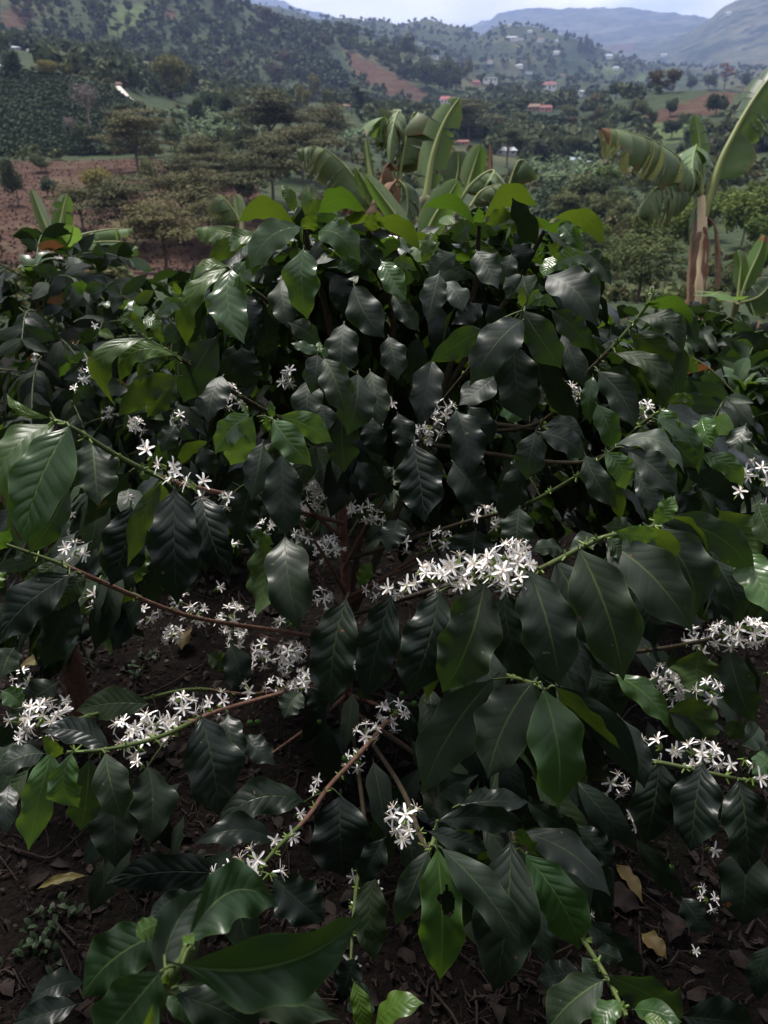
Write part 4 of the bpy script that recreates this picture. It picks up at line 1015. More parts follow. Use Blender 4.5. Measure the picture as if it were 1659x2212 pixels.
# tall banana on the right
DB = 8.2
b0 = pt(1508, 680, DB); base = gp(b0[0], b0[1])
e = empty('banana_plant', base, 'tall banana plant with pale orange stem and torn arching leaves on the right', 'banana plant')
mb = MB(); tube(mb, [base - [0, 0, .1], pt(1509, 660, DB), pt(1514, 560, DB), pt(1517, 480, DB), pt(1515, 425, DB)], .072, .042, 14, .5, 0, .05)
mb.build('stem', [STEM], e)
ms = MB()
for (pts_, w_) in (([(1512, 500), (1498, 560), (1490, 620), (1483, 680)], .02), ([(1522, 490), (1530, 530), (1524, 600), (1520, 660)], .018), ([(1508, 520), (1500, 590), (1497, 650)], .016), ([(1525, 510), (1519, 580), (1522, 668)], .016)):
    C = catmull(PX(pts_, DB - .075), 6); V = []; 
    for i, c in enumerate(C):
        q = w_ * (1 + .5 * math.sin(i * 1.3)); V += [c - [q, 0, 0], c + [0, -.03, 0], c + [q, 0, 0]]
    ms.add(np.array(V), [(3 * i + j, 3 * i + j + 1, 3 * i + j + 4, 3 * i + j + 3) for i in range(len(C) - 1) for j in (0, 1)])
ms.build('sheath', [SHE], e)
ml = MB(); 
banana_leaf(e, PX([(1517, 430), (1505, 400, DB - .1), (1470, 345, DB - .5), (1415, 305, DB - .9), (1350, 283, DB - 1.2), (1300, 276, DB - 1.4)], DB), .34, 't', 'up', .95, 24, .06, 11, ragged=.2, hang=.3, dryend=.06)
banana_leaf(e, PX([(1520, 470), (1537, 410), (1556, 350), (1575, 310), (1600, 262), (1635, 205), (1680, 150), (1740, 110)], DB), .46, 'g', 'cam', .55, 13, .40, 12, sides=(0, 1), ragged=.15, hang=.25, ribw=.024)
banana_leaf(e, PX([(1556, 350), (1575, 310), (1600, 262), (1635, 205), (1680, 150), (1740, 110)], DB + .05), .22, 'd', 'cam', 1.0, 9, .25, 112, sides=(1, 0), ribw=.005)
banana_leaf(e, PX([(1550, 395), (1562, 352), (1578, 312), (1592, 285)], DB - .02), .32, 'g', 'cam', .35, 0, .05, 13, sides=(0, 1), ribw=.004, tipw=.5)
banana_leaf(e, PX([(1512, 425), (1498, 408, DB - .2), (1462, 396, DB - .5), (1420, 405, DB - .7), (1390, 438, DB - .8), (1378, 468, DB - .8)], DB), .34, 't', 'up', 1.05, 16, .1, 14, ragged=.15, hang=.25)
banana_leaf(e, PX([(1516, 425), (1514, 370), (1511, 310), (1503, 262), (1500, 245)], DB), .16, 'b', 'cam', .9, 4, .35, 15)
banana_leaf(e, PX([(1517, 425), (1519, 350, DB + .2), (1508, 310, DB + .1), (1497, 345, DB - .2), (1500, 400, DB - .3)], DB), .26, 'g', 'up', .8, 12, .1, 16, hang=.3)
banana_leaf(e, PX([(1500, 478), (1494, 520), (1490, 600), (1487, 665)], DB - .1), .045, 'dry', 'cam', .9, 3, .05, 17, hang=.4)
banana_leaf(e, PX([(1528, 470), (1545, 490), (1552, 550), (1548, 625)], DB + .1), .09, 'dry', 'cam', .7, 8, .1, 18, ragged=.4, hang=.5)
banana_leaf(e, PX([(1510, 440), (1502, 455), (1497, 500), (1495, 545)], DB + .1), .13, 'd', 'cam', .9, 6, .05, 19, hang=.5)
# small banana shoots, right
DS = 7.0
b0 = pt(1592, 660, DS); base = gp(b0[0], b0[1]); e = empty('banana_plant', base, 'young banana shoots with two upright leaves at the right edge', 'banana plant')
mb = MB(); tube(mb, [base - [0, 0, .1], pt(1593, 640, DS)], .05, .03, 9); mb.build('stem', [STEMG], e)
banana_leaf(e, PX([(1593, 650), (1597, 610), (1600, 570), (1592, 540)], DS), .09, 'b', 'cam', .8, 2, .2, 21)
banana_leaf(e, PX([(1597, 650), (1615, 600), (1640, 545), (1652, 508)], DS), .11, 'b', 'cam', .7, 2, .15, 22, dryend=.1)
banana_leaf(e, PX([(1593, 655), (1560, 632, DS - .3), (1535, 640, DS - .6)], DS), .2, 'b', 'up', .3, 3, .1, 23)
banana_leaf(e, PX([(1597, 655), (1640, 640), (1675, 600)], DS), .2, 'd', 'cam', .6, 4, .1, 24)
# centre clump
def cz(x, y): return 594 + x * .358, 189 + y * .358
def CPX(L, d): return [pt(*cz(p[0], p[1]), p[2] if len(p) > 2 else d) for p in L]
DC = 6.6
b0 = pt(*cz(905, 760), DC); base = gp(b0[0], b0[1]); e = empty('banana_plant', base, 'banana plant with broad upright leaf rising behind the coffee bush', 'banana plant')
mb = MB(); tube(mb, [base - [0, 0, .1], pt(*cz(905, 800), DC), pt(*cz(905, 690), DC)], .07, .04, 10); mb.build('stem', [STEMG], e)
banana_leaf(e, CPX([(905, 720), (925, 570), (950, 420), (1000, 260), (1060, 140), (1115, 62)], DC), .15, 'g', 'cam', .35, 4, .12, 31, ribw=.022, hang=.1)
banana_leaf(e, CPX([(1150, 640), (1180, 540), (1215, 430), (1240, 345)], DC + .3), .12, 'b', 'cam', .5, 1, .1, 32)
banana_leaf(e, CPX([(1080, 620), (1105, 500), (1105, 385)], DC + .5), .2, 'd', 'cam', .3, 2, .1, 33)
banana_leaf(e, CPX([(830, 960), (740, 790), (640, 650), (545, 525)], DC - 1.2), .085, 'b', 'cam', .7, 0, .05, 34)
banana_leaf(e, CPX([(880, 960), (960, 780), (1050, 650), (1105, 560)], DC - .9), .12, 'b', 'cam', .4, 1, .08, 35)
banana_leaf(e, CPX([(1120, 680), (1180, 590), (1260, 520), (1320, 500), (1300, 560, DC - .2)], DC), .22, 't', 'up', .9, 7, .1, 36, hang=.3)
banana_leaf(e, CPX([(1380, 720), (1410, 600), (1450, 480), (1490, 430), (1530, 480), (1550, 540)], DC + .6), .22, 'd', 'up', 1.0, 8, .25, 37, ragged=.3, hang=.35)
banana_leaf(e, CPX([(1260, 700), (1290, 560), (1300, 440), (1298, 340)], DC + .7), .07, 'dry', 'cam', .9, 6, .1, 38, ragged=.4, hang=.3)
banana_leaf(e, CPX([(1180, 720), (1230, 640), (1290, 600), (1360, 580)], DC - .2), .2, 't', 'up', .8, 8, .1, 39, hang=.4)
DC2 = 7.2
b0 = pt(*cz(720, 760), DC2); base = gp(b0[0], b0[1]); e = empty('banana_plant', base, 'ragged banana plant with withered hanging leaves left of the broad upright leaf', 'banana plant')
mb = MB(); tube(mb, [base - [0, 0, .1], pt(*cz(720, 800), DC2), pt(*cz(735, 560), DC2)], .08, .045, 10); mb.build('stem', [SHE], e)
banana_leaf(e, CPX([(740, 600), (745, 400), (750, 220), (752, 140), (720, 200, DC2 - .3), (700, 320, DC2 - .4), (690, 450, DC2 - .4)], DC2), .30, 't', 'up', 1.1, 14, .3, 41, ragged=.4, hang=.4)
banana_leaf(e, CPX([(745, 600), (770, 420), (810, 230), (850, 140), (880, 180), (885, 260)], DC2 - .2), .30, 't', 'up', .8, 10, .2, 42, ragged=.2, hang=.3)
banana_leaf(e, CPX([(730, 600), (700, 400), (680, 240), (665, 170), (640, 230), (650, 330)], DC2), .26, 'g', 'up', .9, 9, .3, 43, ragged=.3, hang=.4)
banana_leaf(e, CPX([(700, 720), (560, 640), (430, 480), (330, 390), (240, 355), (130, 375)], DC2), .34, 't', 'up', 1.05, 18, .12, 44, ragged=.5, hang=.45)
banana_leaf(e, CPX([(640, 720), (590, 600), (560, 430), (545, 305)], DC2 - .4), .06, 'g', 'cam', .9, 0, .1, 45, ribw=.02)
banana_leaf(e, CPX([(650, 740), (560, 600), (510, 520), (480, 480)], DC2 - .3), .14, 'g', 'cam', .7, 6, .1, 46, hang=.3)
banana_leaf(e, CPX([(735, 560), (700, 600), (660, 690), (650, 790)], DC2 - .4), .22, 'dry', 'cam', .6, 10, .05, 47, ragged=.4, hang=.6)
banana_leaf(e, CPX([(745, 560), (790, 620), (800, 720), (790, 820)], DC2 - .5), .24, 'd', 'cam', .6, 10, .05, 48, ragged=.4, hang=.6)
banana_leaf(e, CPX([(735, 500), (690, 460), (650, 520), (640, 620)], DC2 - .3), .20, 'dry', 'up', 1.0, 10, .05, 49, ragged=.5, hang=.5)
banana_leaf(e, CPX([(740, 480), (760, 380), (800, 330), (830, 420)], DC2 - .1), .22, 'd', 'up', 1.0, 8, .05, 50, ragged=.3, hang=.5)
banana_leaf(e, CPX([(720, 700), (600, 680), (480, 640), (380, 600)], DC2 + .3), .22, 'dry', 'up', 1.0, 12, .05, 52, ragged=.5, hang=.5)
# small one, left, and a pale one by the bush
DL = 5.4
b0 = pt(128, 550, DL); base = gp(b0[0], b0[1]); e = empty('banana_plant', base, 'small banana plant with two upright bright leaves on the left', 'banana plant')
mb = MB(); tube(mb, [base - [0, 0, .1], pt(128, 560, DL), pt(126, 525, DL)], .035, .02, 9); mb.build('stem', [STEMG], e)
banana_leaf(e, PX([(118, 535), (100, 490), (82, 445), (67, 408)], DL), .055, 'g', 'cam', .6, 1, .1, 61)
banana_leaf(e, PX([(124, 540), (132, 490), (138, 450), (146, 418)], DL), .08, 'b', 'cam', .55, 3, .1, 62, ribw=.014)
banana_leaf(e, PX([(128, 540), (165, 512, DL + .2), (225, 497, DL + .3), (286, 494, DL + .3)], DL), .11, 'g', 'up', .7, 5, .12, 63, hang=.2)
banana_leaf(e, PX([(128, 545), (150, 520, DL - .2), (158, 490, DL - .3)], DL), .08, 'b', 'cam', .5, 1, .1, 64)
banana_leaf(e, PX([(128, 545), (180, 528, DL - .2), (250, 522, DL - .3), (300, 535, DL - .4)], DL), .13, 'd', 'up', .7, 4, .12, 65, hang=.2)
DM = 8.5
b0 = pt(525, 540, DM); base = gp(b0[0], b0[1]); e = empty('banana_plant', base, 'faded banana plant with limp leaves just left of the coffee bush top', 'banana plant')
mb = MB(); tube(mb, [base - [0, 0, .1], pt(525, 560, DM), pt(523, 480, DM)], .06, .03, 9); mb.build('stem', [STEMG], e)
banana_leaf(e, PX([(523, 490), (505, 455), (485, 430), (470, 423), (466, 450)], DM), .22, 't', 'up', .8, 8, .1, 71, hang=.3)
banana_leaf(e, PX([(523, 500), (490, 490), (455, 490), (425, 492)], DM), .2, 'g', 'up', .8, 8, .1, 72, hang=.3)
banana_leaf(e, PX([(523, 500), (500, 505), (470, 500), (450, 520)], DM - .3), .18, 't', 'up', .8, 7, .1, 73, hang=.3)
banana_leaf(e, PX([(524, 490), (520, 460), (514, 430), (510, 420)], DM), .08, 'b', 'cam', .6, 1, .2, 74)
# ------------------------------------------------------------------ the flowering bush in front
# leaves : region, base x,y, tip x,y, width (picture units of that region), depth m, material, options
HL = []
def LV(reg, rows):
    for r_ in rows:
        o = r_[7] if len(r_) > 7 else {}
        HL.append((reg,) + tuple(r_[:7]) + (o,))
U = 70
LV(3, [
 (1272, 212, 1038, 208, 84, 1.74, 'y', dict(bend=.24, roll=132, wave=.02, fold=.02, bow=.03, tipd=0)), (1318, 175, 1332, 62, 62, 1.76, 'y', {}), (1272, 160, 1213, 45, 58, 1.78, 'y', dict(bend=.1)),
 (1338, 165, 1388, 108, 48, 1.75, 'y', {}), (1372, 165, 1578, 168, 95, 1.74, 'b', dict(bend=.24, roll=132, wave=.02, fold=.02, bow=.03, tipd=0)), (1345, 235, 1350, 155, 72, 1.72, 'y', dict(bow=.25)),
 (1300, 225, 1085, 412, 135, 1.68, 'b', dict(bend=.14, dd=-.04)), (1310, 322, 1325, 610, 168, 1.62, 'l', dict(dd=.02)), (1122, 268, 990, 365, 80, 1.72, 'y', dict(bend=.16, roll=40)),
 (1075, 280, 905, 392, 85, 1.76, 'u', dict(bend=.12)), (1375, 245, 1555, 380, 130, 1.68, 'b', dict(bend=.16)), (1560, 370, 1460, 402, 70, 1.7, 'b', {}),
 (1545, 275, 1659, 395, 110, 1.72, 'm', {}), (1600, 180, 1480, 232, 60, 1.72, 'y', dict(bend=.1, roll=132, wave=.02, fold=.02, bow=.03, tipd=0)), (1590, 240, 1610, 165, 60, 1.71, 'y', {}), (1590, 235, 1659, 215, 70, 1.73, 'y', dict(bend=.2, roll=132, wave=.02, fold=.02, bow=.03, tipd=0)),
 (1000, 408, 1058, 722, 175, 1.50, 'l', dict(bend=.10, dd=-.03)), (985, 402, 826, 752, 100, 1.52, 'y', dict(bend=.13, roll=35)), (982, 395, 838, 462, 55, 1.55, 'y', dict(bend=.15, roll=40)),
 (1085, 415, 1010, 480, 60, 1.5, 'b', {}), (1215, 455, 1240, 645, 135, 1.7, 'm', {}), (935, 700, 800, 975, 175, 1.55, 'm', dict(bend=.06)), (1045, 745, 1065, 925, 140, 1.6, 'd', {}),
 (632, 688, 505, 630, 70, 1.42, 'y', dict(bend=.2)), (625, 695, 708, 725, 60, 1.44, 'y', dict(bend=.3)), (590, 645, 700, 690, 90, 1.45, 'y', dict(bend=.25, roll=40)),
 (630, 705, 512, 988, 100, 1.4, 'y', dict(bend=.32, roll=25)), (752, 778, 536, 912, 90, 1.42, 'y', dict(bend=.30, roll=35)), (745, 790, 590, 800, 70, 1.45, 'u', dict(bend=.15)), (735, 795, 600, 895, 60, 1.46, 'y', dict(bend=.2, roll=30)),
 (580, 752, 428, 842, 55, 1.45, 'd', {}), (770, 870, 520, 1040, 110, 1.5, 'u', dict(bend=.12)), (760, 880, 640, 1040, 100, 1.55, 'u', {}), (960, 870, 900, 1060, 130, 1.6, 'm', {}),
 (795, 525, 728, 492, 40, 1.5, 'y', {}), (778, 515, 748, 460, 32, 1.5, 'y', {}), (792, 560, 690, 612, 62, 1.48, 'b', dict(bend=.15)), (800, 640, 705, 725, 80, 1.55, 'm', {}),
 (1378, 768, 1262, 728, 52, 1.42, 'b', {}), (1388, 772, 1378, 722, 32, 1.42, 'y', {}), (1392, 782, 1416, 750, 40, 1.42, 'b', {}),
 (1372, 775, 1345, 938, 112, 1.42, 'm', {}), (1402, 792, 1492, 1030, 138, 1.42, 'm', dict(bend=.05)), (1252, 640, 1385, 745, 95, 1.6, 'm', dict(bend=.1)), (1485, 645, 1475, 885, 155, 1.6, 'm', {}),
 (1530, 480, 1659, 695, 155, 1.62, 'm', dict(bend=-.06)), (1340, 885, 1330, 1085, 140, 1.5, 'm', {}), (1545, 860, 1505, 1115, 165, 1.5, 'm', {}), (1600, 850, 1645, 1085, 120, 1.55, 'm', {}),
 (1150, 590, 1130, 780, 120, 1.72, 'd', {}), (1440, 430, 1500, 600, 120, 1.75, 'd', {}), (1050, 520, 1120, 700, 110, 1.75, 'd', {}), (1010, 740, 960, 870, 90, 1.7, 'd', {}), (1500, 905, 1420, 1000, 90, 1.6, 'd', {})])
LV(4, [
 (388, 212, 172, 148, 68, 1.72, 'b', dict(bend=.22, roll=132, wave=.02, fold=.02, bow=.03, tipd=0)), (430, 190, 655, 138, 92, 1.72, 'y', dict(bend=.26, roll=132, wave=.02, fold=.02, bow=.03, tipd=0)), (440, 212, 552, 180, 68, 1.7, 'y', dict(bend=.2)), (412, 205, 412, 145, 50, 1.71, 'b', {}),
 (655, 300, 560, 105, 95, 1.62, 'd', dict(bend=.08, roll=-30)), (545, 255, 690, 232, 60, 1.74, 'y', dict(bend=.22, roll=132, wave=.02, fold=.02, bow=.03, tipd=0)), (-60, 205, 148, 328, 72, 1.72, 'y', dict(bend=.18, roll=132, wave=.02, fold=.02, bow=.03, tipd=0)),
 (205, 255, 165, 385, 60, 1.64, 'y', {}), (362, 212, 290, 275, 95, 1.66, 'm', {}), (690, 235, 862, 325, 72, 1.68, 'b', dict(bend=.2, roll=132, wave=.02, fold=.02, bow=.03, tipd=0)), (735, 185, 942, 302, 72, 1.7, 'y', dict(bend=.2, roll=132, wave=.02, fold=.02, bow=.03, tipd=0)),
 (760, 205, 852, 320, 75, 1.66, 'b', {}), (872, 345, 712, 412, 92, 1.55, 'l', dict(bend=.1)), (728, 350, 693, 442, 62, 1.54, 'l', dict(roll=30)), (870, 335, 978, 468, 85, 1.6, 'm', dict(bend=.1)),
 (312, 342, 198, 447, 95, 1.62, 'm', dict(bend=.1)), (400, 330, 490, 488, 125, 1.6, 'm', {}), (550, 345, 515, 475, 100, 1.66, 'm', {}), (600, 440, 655, 570, 130, 1.55, 'm', dict(bow=.05)), (605, 520, 528, 445, 110, 1.57, 'm', {}),
 (708, 435, 908, 648, 175, 1.52, 'm', dict(bend=.05, dd=-.05)), (238, 425, 190, 632, 118, 1.55, 'm', {}), (240, 470, 335, 592, 110, 1.58, 'm', dict(bend=.08)), (40, 515, 150, 672, 90, 1.6, 'm', {}),
 (-10, 375, 92, 540, 105, 1.58, 'l', {}), (25, 390, 138, 415, 60, 1.58, 'y', dict(bend=.2)), (598, 570, 588, 478, 40, 1.42, 'y', {}), (618, 568, 688, 528, 42, 1.42, 'y', dict(bend=.25)), (640, 565, 745, 575, 50, 1.43, 'b', dict(bend=.25)),
 (603, 590, 762, 822, 155, 1.38, 'm', {}), (602, 628, 378, 908, 175, 1.38, 'm', dict(bend=.04)), (428, 672, 212, 808, 125, 1.42, 'm', dict(bend=.10)), (560, 735, 612, 1055, 200, 1.44, 'd', dict(bow=.06)), (725, 585, 890, 752, 115, 1.44, 'm', dict(bend=.06)),
 (770, 690, 862, 910, 110, 1.48, 'm', {}), (680, 775, 832, 1045, 115, 1.5, 'd', {}), (482, 870, 332, 988, 135, 1.5, 'm', {}),
 (1120, 560, 1315, 700, 85, 1.55, 'b', dict(bend=.26, roll=132, wave=.02, fold=.02, bow=.03, tipd=0)), (1100, 620, 1285, 770, 100, 1.54, 'u', dict(bend=.22, roll=30)), (1190, 565, 1345, 730, 80, 1.58, 'm', dict(bend=.18)), (1060, 690, 1205, 925, 120, 1.56, 'u', dict(bend=.24)), (1000, 770, 1190, 1050, 120, 1.55, 'u', dict(bend=.25)),
 (1095, 675, 1270, 960, 160, 1.62, 'm', dict(bend=.10)), (925, 850, 1085, 1085, 130, 1.58, 'm', dict(bend=.1)), (965, 835, 1115, 940, 90, 1.6, 'm', {}), (1150, 545, 1158, 478, 26, 1.56, 'y', {}), (1160, 532, 1232, 514, 28, 1.56, 'y', {}),
 (900, 870, 885, 1065, 80, 1.56, 'b', dict(roll=30)), (1285, 775, 1358, 845, 65, 1.7, 'y', {}), (1225, 985, 1338, 1012, 58, 1.5, 'y', dict(bend=.2)),
 (150, 700, 100, 900, 120, 1.62, 'd', {}), (20, 700, 60, 880, 120, 1.62, 'm', {}), (210, 800, 160, 1080, 140, 1.6, 'd', {}), (420, 560, 300, 640, 90, 1.66, 'd', {}), (450, 560, 520, 680, 90, 1.64, 'd', {}), (700, 900, 760, 1030, 90, 1.56, 'u', {}), (560, 300, 620, 400, 80, 1.7, 'd', {}), (760, 340, 700, 300, 60, 1.7, 'u', {})])
LV(5, [
 (300, 115, 112, 605, 245, .98, 'c', dict(bend=.05, dd=-.03, nv=1)), (240, 105, -20, 465, 170, 1.02, 'y', dict(bend=.10, roll=40)), (212, 78, 30, -28, 46, 1.02, 'y', dict(bend=-.12)),
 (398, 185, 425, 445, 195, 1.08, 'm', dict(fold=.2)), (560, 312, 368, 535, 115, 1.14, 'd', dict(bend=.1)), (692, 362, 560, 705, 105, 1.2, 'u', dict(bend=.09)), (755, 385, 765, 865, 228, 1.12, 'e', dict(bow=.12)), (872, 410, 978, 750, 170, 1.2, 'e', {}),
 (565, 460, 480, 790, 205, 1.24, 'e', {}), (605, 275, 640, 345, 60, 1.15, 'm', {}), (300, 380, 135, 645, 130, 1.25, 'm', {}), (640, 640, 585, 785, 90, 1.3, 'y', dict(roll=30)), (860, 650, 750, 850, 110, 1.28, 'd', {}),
 (1075, 62, 933, 228, 118, 1.36, 'l', dict(bend=.1)), (1090, 72, 1000, 275, 128, 1.34, 'l', {}), (1180, 85, 1340, 278, 135, 1.34, 'l', {}), (1215, 68, 1425, 178, 120, 1.38, 'l', dict(bend=.08)), (1080, 72, 1048, 12, 30, 1.36, 'y', {}), (1180, 75, 1168, 5, 36, 1.36, 'b', {}), (1160, 130, 1150, 65, 28, 1.36, 'b', {}),
 (1135, 185, 1085, 425, 122, 1.4, 'm', {}), (1215, 240, 1240, 575, 175, 1.38, 'd', {}), (1085, 350, 1020, 605, 145, 1.45, 'd', {}), (1140, 610, 1120, 915, 172, 1.42, 'u', dict(roll=-150)), (1232, 590, 1292, 988, 200, 1.36, 'd', dict(bow=.15)),
 (1495, 862, 1430, 1312, 225, 1.32, 'e', {}), (1690, 845, 1585, 1275, 195, 1.26, 'e', {}), (1478, 30, 1485, 300, 150, 1.6, 'm', {}), (1390, 20, 1400, 150, 110, 1.6, 'm', {}), (1195, 170, 1330, 250, 110, 1.5, 'm', {}), (1600, 60, 1660, 240, 120, 1.62, 'd', {}), (1545, 270, 1655, 400, 110, 1.6, 'd', {}),
 (300, 755, 10, 1025, 200, 1.38, 'e', dict(bend=.06)), (330, 838, 190, 1150, 165, 1.42, 'd', {}), (365, 755, 275, 890, 95, 1.42, 'u', {}), (250, 700, 90, 805, 65, 1.44, 'u', {}), (190, 678, -20, 735, 70, 1.4, 'm', {}), (560, 828, 478, 1090, 150, 1.6, 'u', dict(roll=160)),
 (40, 560, -30, 650, 80, 1.4, 'b', {}), (20, 720, -40, 830, 80, 1.4, 'y', dict(roll=40)), (480, 200, 400, 330, 90, 1.3, 'm', {}), (1080, 560, 1180, 620, 60, 1.5, 'b', {}), (1600, 700, 1555, 800, 70, 1.9, 'y', {}), (190, 830, 60, 960, 120, 1.5, 'd', {}), (30, 870, -20, 1060, 130, 1.5, 'm', {}),
 (870, 200, 930, 320, 100, 1.7, 'd', {}), (760, 110, 700, 220, 90, 1.8, 'm', {})])
LV(6, [
 (312, 45, 370, 328, 148, 1.44, 'd', {}), (128, 192, 178, 515, 215, 1.42, 'e', {}), (300, 270, 450, 450, 170, 1.52, 'd', {}), (655, 140, 618, 335, 140, 1.38, 'm', {}), (680, 140, 850, 250, 115, 1.38, 'm', dict(bend=.05)), (690, 115, 858, 162, 78, 1.42, 'm', dict(bend=.2)),
 (590, 290, 508, 505, 150, 1.46, 'd', {}), (585, 468, 572, 645, 155, 1.36, 'm', {}), (395, 565, 380, 705, 215, 1.42, 'd', dict(bow=.05)), (850, 332, 1015, 518, 78, 1.32, 'u', dict(bend=.16)), (870, 240, 1000, 455, 118, 1.3, 'm', dict(bend=-.05)),
 (955, 225, 1038, 385, 118, 1.24, 'l', dict(bend=.14)), (1000, 195, 1282, 320, 105, 1.28, 'm', dict(bend=.2)), (1050, 218, 1265, 405, 135, 1.26, 'm', dict(bend=.06)), (1090, 320, 1205, 510, 105, 1.36, 'd', {}), (520, 10, 615, 82, 110, 1.5, 'b', {}), (370, 30, 460, 190, 120, 1.52, 'd', {}),
 (1175, 80, 1348, 312, 90, 1.45, 'b', dict(bend=.14, roll=30)), (1195, 40, 1285, 175, 90, 1.46, 'l', {}), (1375, 75, 1420, 210, 100, 1.5, 'l', {}), (1250, 175, 1342, 290, 90, 1.42, 'm', {}), (1365, 235, 1542, 375, 95, 1.48, 'l', dict(bend=.14)), (1300, 290, 1500, 435, 105, 1.46, 'd', {}), (1220, 5, 1342, 22, 45, 1.52, 'y', dict(bend=.2)), (920, 20, 990, 210, 110, 1.46, 'b', dict(bend=.05)), (1280, 400, 1360, 490, 120, 1.5, 'd', {}),
 (845, 645, 1025, 1190, 270, 1.04, 'm', dict(bend=.05, nv=1)), (630, 738, 755, 1222, 250, 1.06, 'm', dict(bend=-.03)), (742, 695, 950, 1070, 210, 1.10, 'm', {}), (958, 608, 1315, 988, 235, 1.06, 'm', dict(bend=.06)), (1148, 550, 1340, 925, 238, 1.10, 'm', dict(bend=.12)), (1190, 512, 1590, 765, 160, 1.14, 'm', dict(bend=.14)),
 (1150, 548, 1240, 700, 80, 1.06, 'y', dict(bend=.10, roll=132, wave=.02, fold=.02, bow=.03, tipd=0)), (1200, 515, 1400, 680, 95, 1.14, 'y', dict(bend=.16, roll=132, wave=.02, fold=.02, bow=.03, tipd=0)), (1172, 535, 1255, 418, 85, 1.04, 'l', {}), (1000, 570, 1182, 592, 88, 1.04, 'l', dict(bend=.06)), (965, 600, 1062, 705, 80, 1.04, 'u', dict(roll=40)), (1075, 560, 955, 548, 95, 1.14, 'm', {}), (915, 590, 805, 645, 80, 1.16, 'm', {}), (770, 650, 640, 652, 70, 1.2, 'm', {}),
 (435, 780, 255, 1250, 262, 1.12, 'm', dict(bend=-.06)), (238, 828, 108, 1265, 235, 1.17, 'e', dict(bend=-.05)), (520, 828, 620, 1195, 205, 1.2, 'd', {}), (1090, 780, 1162, 1055, 135, 1.16, 'd', {}), (1430, 690, 1545, 948, 130, 1.22, 'm', {}), (1530, 655, 1690, 935, 165, 1.14, 'l', {}), (1450, 480, 1610, 700, 165, 1.3, 'u', dict(roll=160)), (1620, 450, 1700, 640, 120, 1.3, 'u', {}),
 (1560, 110, 1500, 290, 110, 1.9, 'd', {}), (60, 60, 100, 220, 110, 1.6, 'd', {}), (60, 520, 10, 640, 120, 1.7, 'd', {})])
LV(7, [
 (222, 545, 130, 958, 158, 1.16, 'l', dict(bend=.05)), (310, 555, 342, 772, 140, 1.12, 'l', dict(bend=.18, fold=.4)), (385, 580, 350, 875, 158, 1.2, 'm', {}), (455, 555, 528, 825, 155, 1.16, 'm', dict(bend=.06)), (472, 538, 195, 470, 120, 1.24, 'e', dict(bend=.12)), (272, 555, 183, 478, 58, 1.12, 'y', {}),
 (190, 555, -10, 650, 110, 1.24, 'm', dict(bend=.1)), (500, 660, 500, 1030, 215, 1.28, 'd', {}), (640, 610, 640, 940, 185, 1.3, 'd', {}), (870, 398, 945, 808, 248, 1.36, 'e', dict(bow=.12)), (985, 385, 1040, 600, 125, 1.42, 'd', {}), (640, 342, 345, 370, 140, 1.5, 'u', dict(bend=.06)),
 (245, 250, 85, 360, 140, 1.6, 'm', {}), (10, 285, 92, 352, 95, 1.3, 'b', dict(bend=.1)), (115, 330, 60, 470, 110, 1.4, 'm', {}), (60, 420, -20, 520, 110, 1.35, 'd', {}), (1315, 765, 950, 862, 165, 1.5, 'e', dict(bend=.16)), (1185, 935, 860, 940, 125, 1.45, 'd', dict(bend=.1)),
 (965, 1078, 488, 1108, 160, 1.3, 'e', dict(bend=.10)), (1470, 738, 1485, 1085, 275, 1.5, 'e', dict(bow=.15)), (1185, 1088, 1392, 1275, 185, 1.22, 'd', {}), (1659, 925, 1570, 1110, 125, 1.3, 'd', {}), (1610, 1080, 1620, 1440, 148, 1.34, 'u', {}), (1530, 1440, 1478, 1590, 130, 1.28, 'd', {}), (1570, 1340, 1640, 1330, 50, 1.3, 'm', {}),
 (1528, 1545, 1570, 1760, 90, 1.1, 'y', dict(bend=-.05)), (1300, 290, 1230, 400, 110, 1.75, 'm', {}), (1340, 270, 1400, 370, 100, 1.75, 'd', {}), (1050, 480, 1180, 600, 110, 1.6, 'd', {}), (1000, 80, 1050, 320, 130, 1.9, 'd', {}), (900, 130, 1000, 180, 90, 1.9, 'u', {}), (60, 100, 10, 220, 110, 1.5, 'm', {}), (40, 690, 30, 900, 90, 1.4, 'd', {}),
 (360, 1545, 130, 1640, 110, 1.5, 'd', dict(bend=.1)), (330, 1640, 60, 1720, 120, 1.45, 'd', {}), (1600, 1580, 1500, 1660, 140, 1.2, 'd', {})])
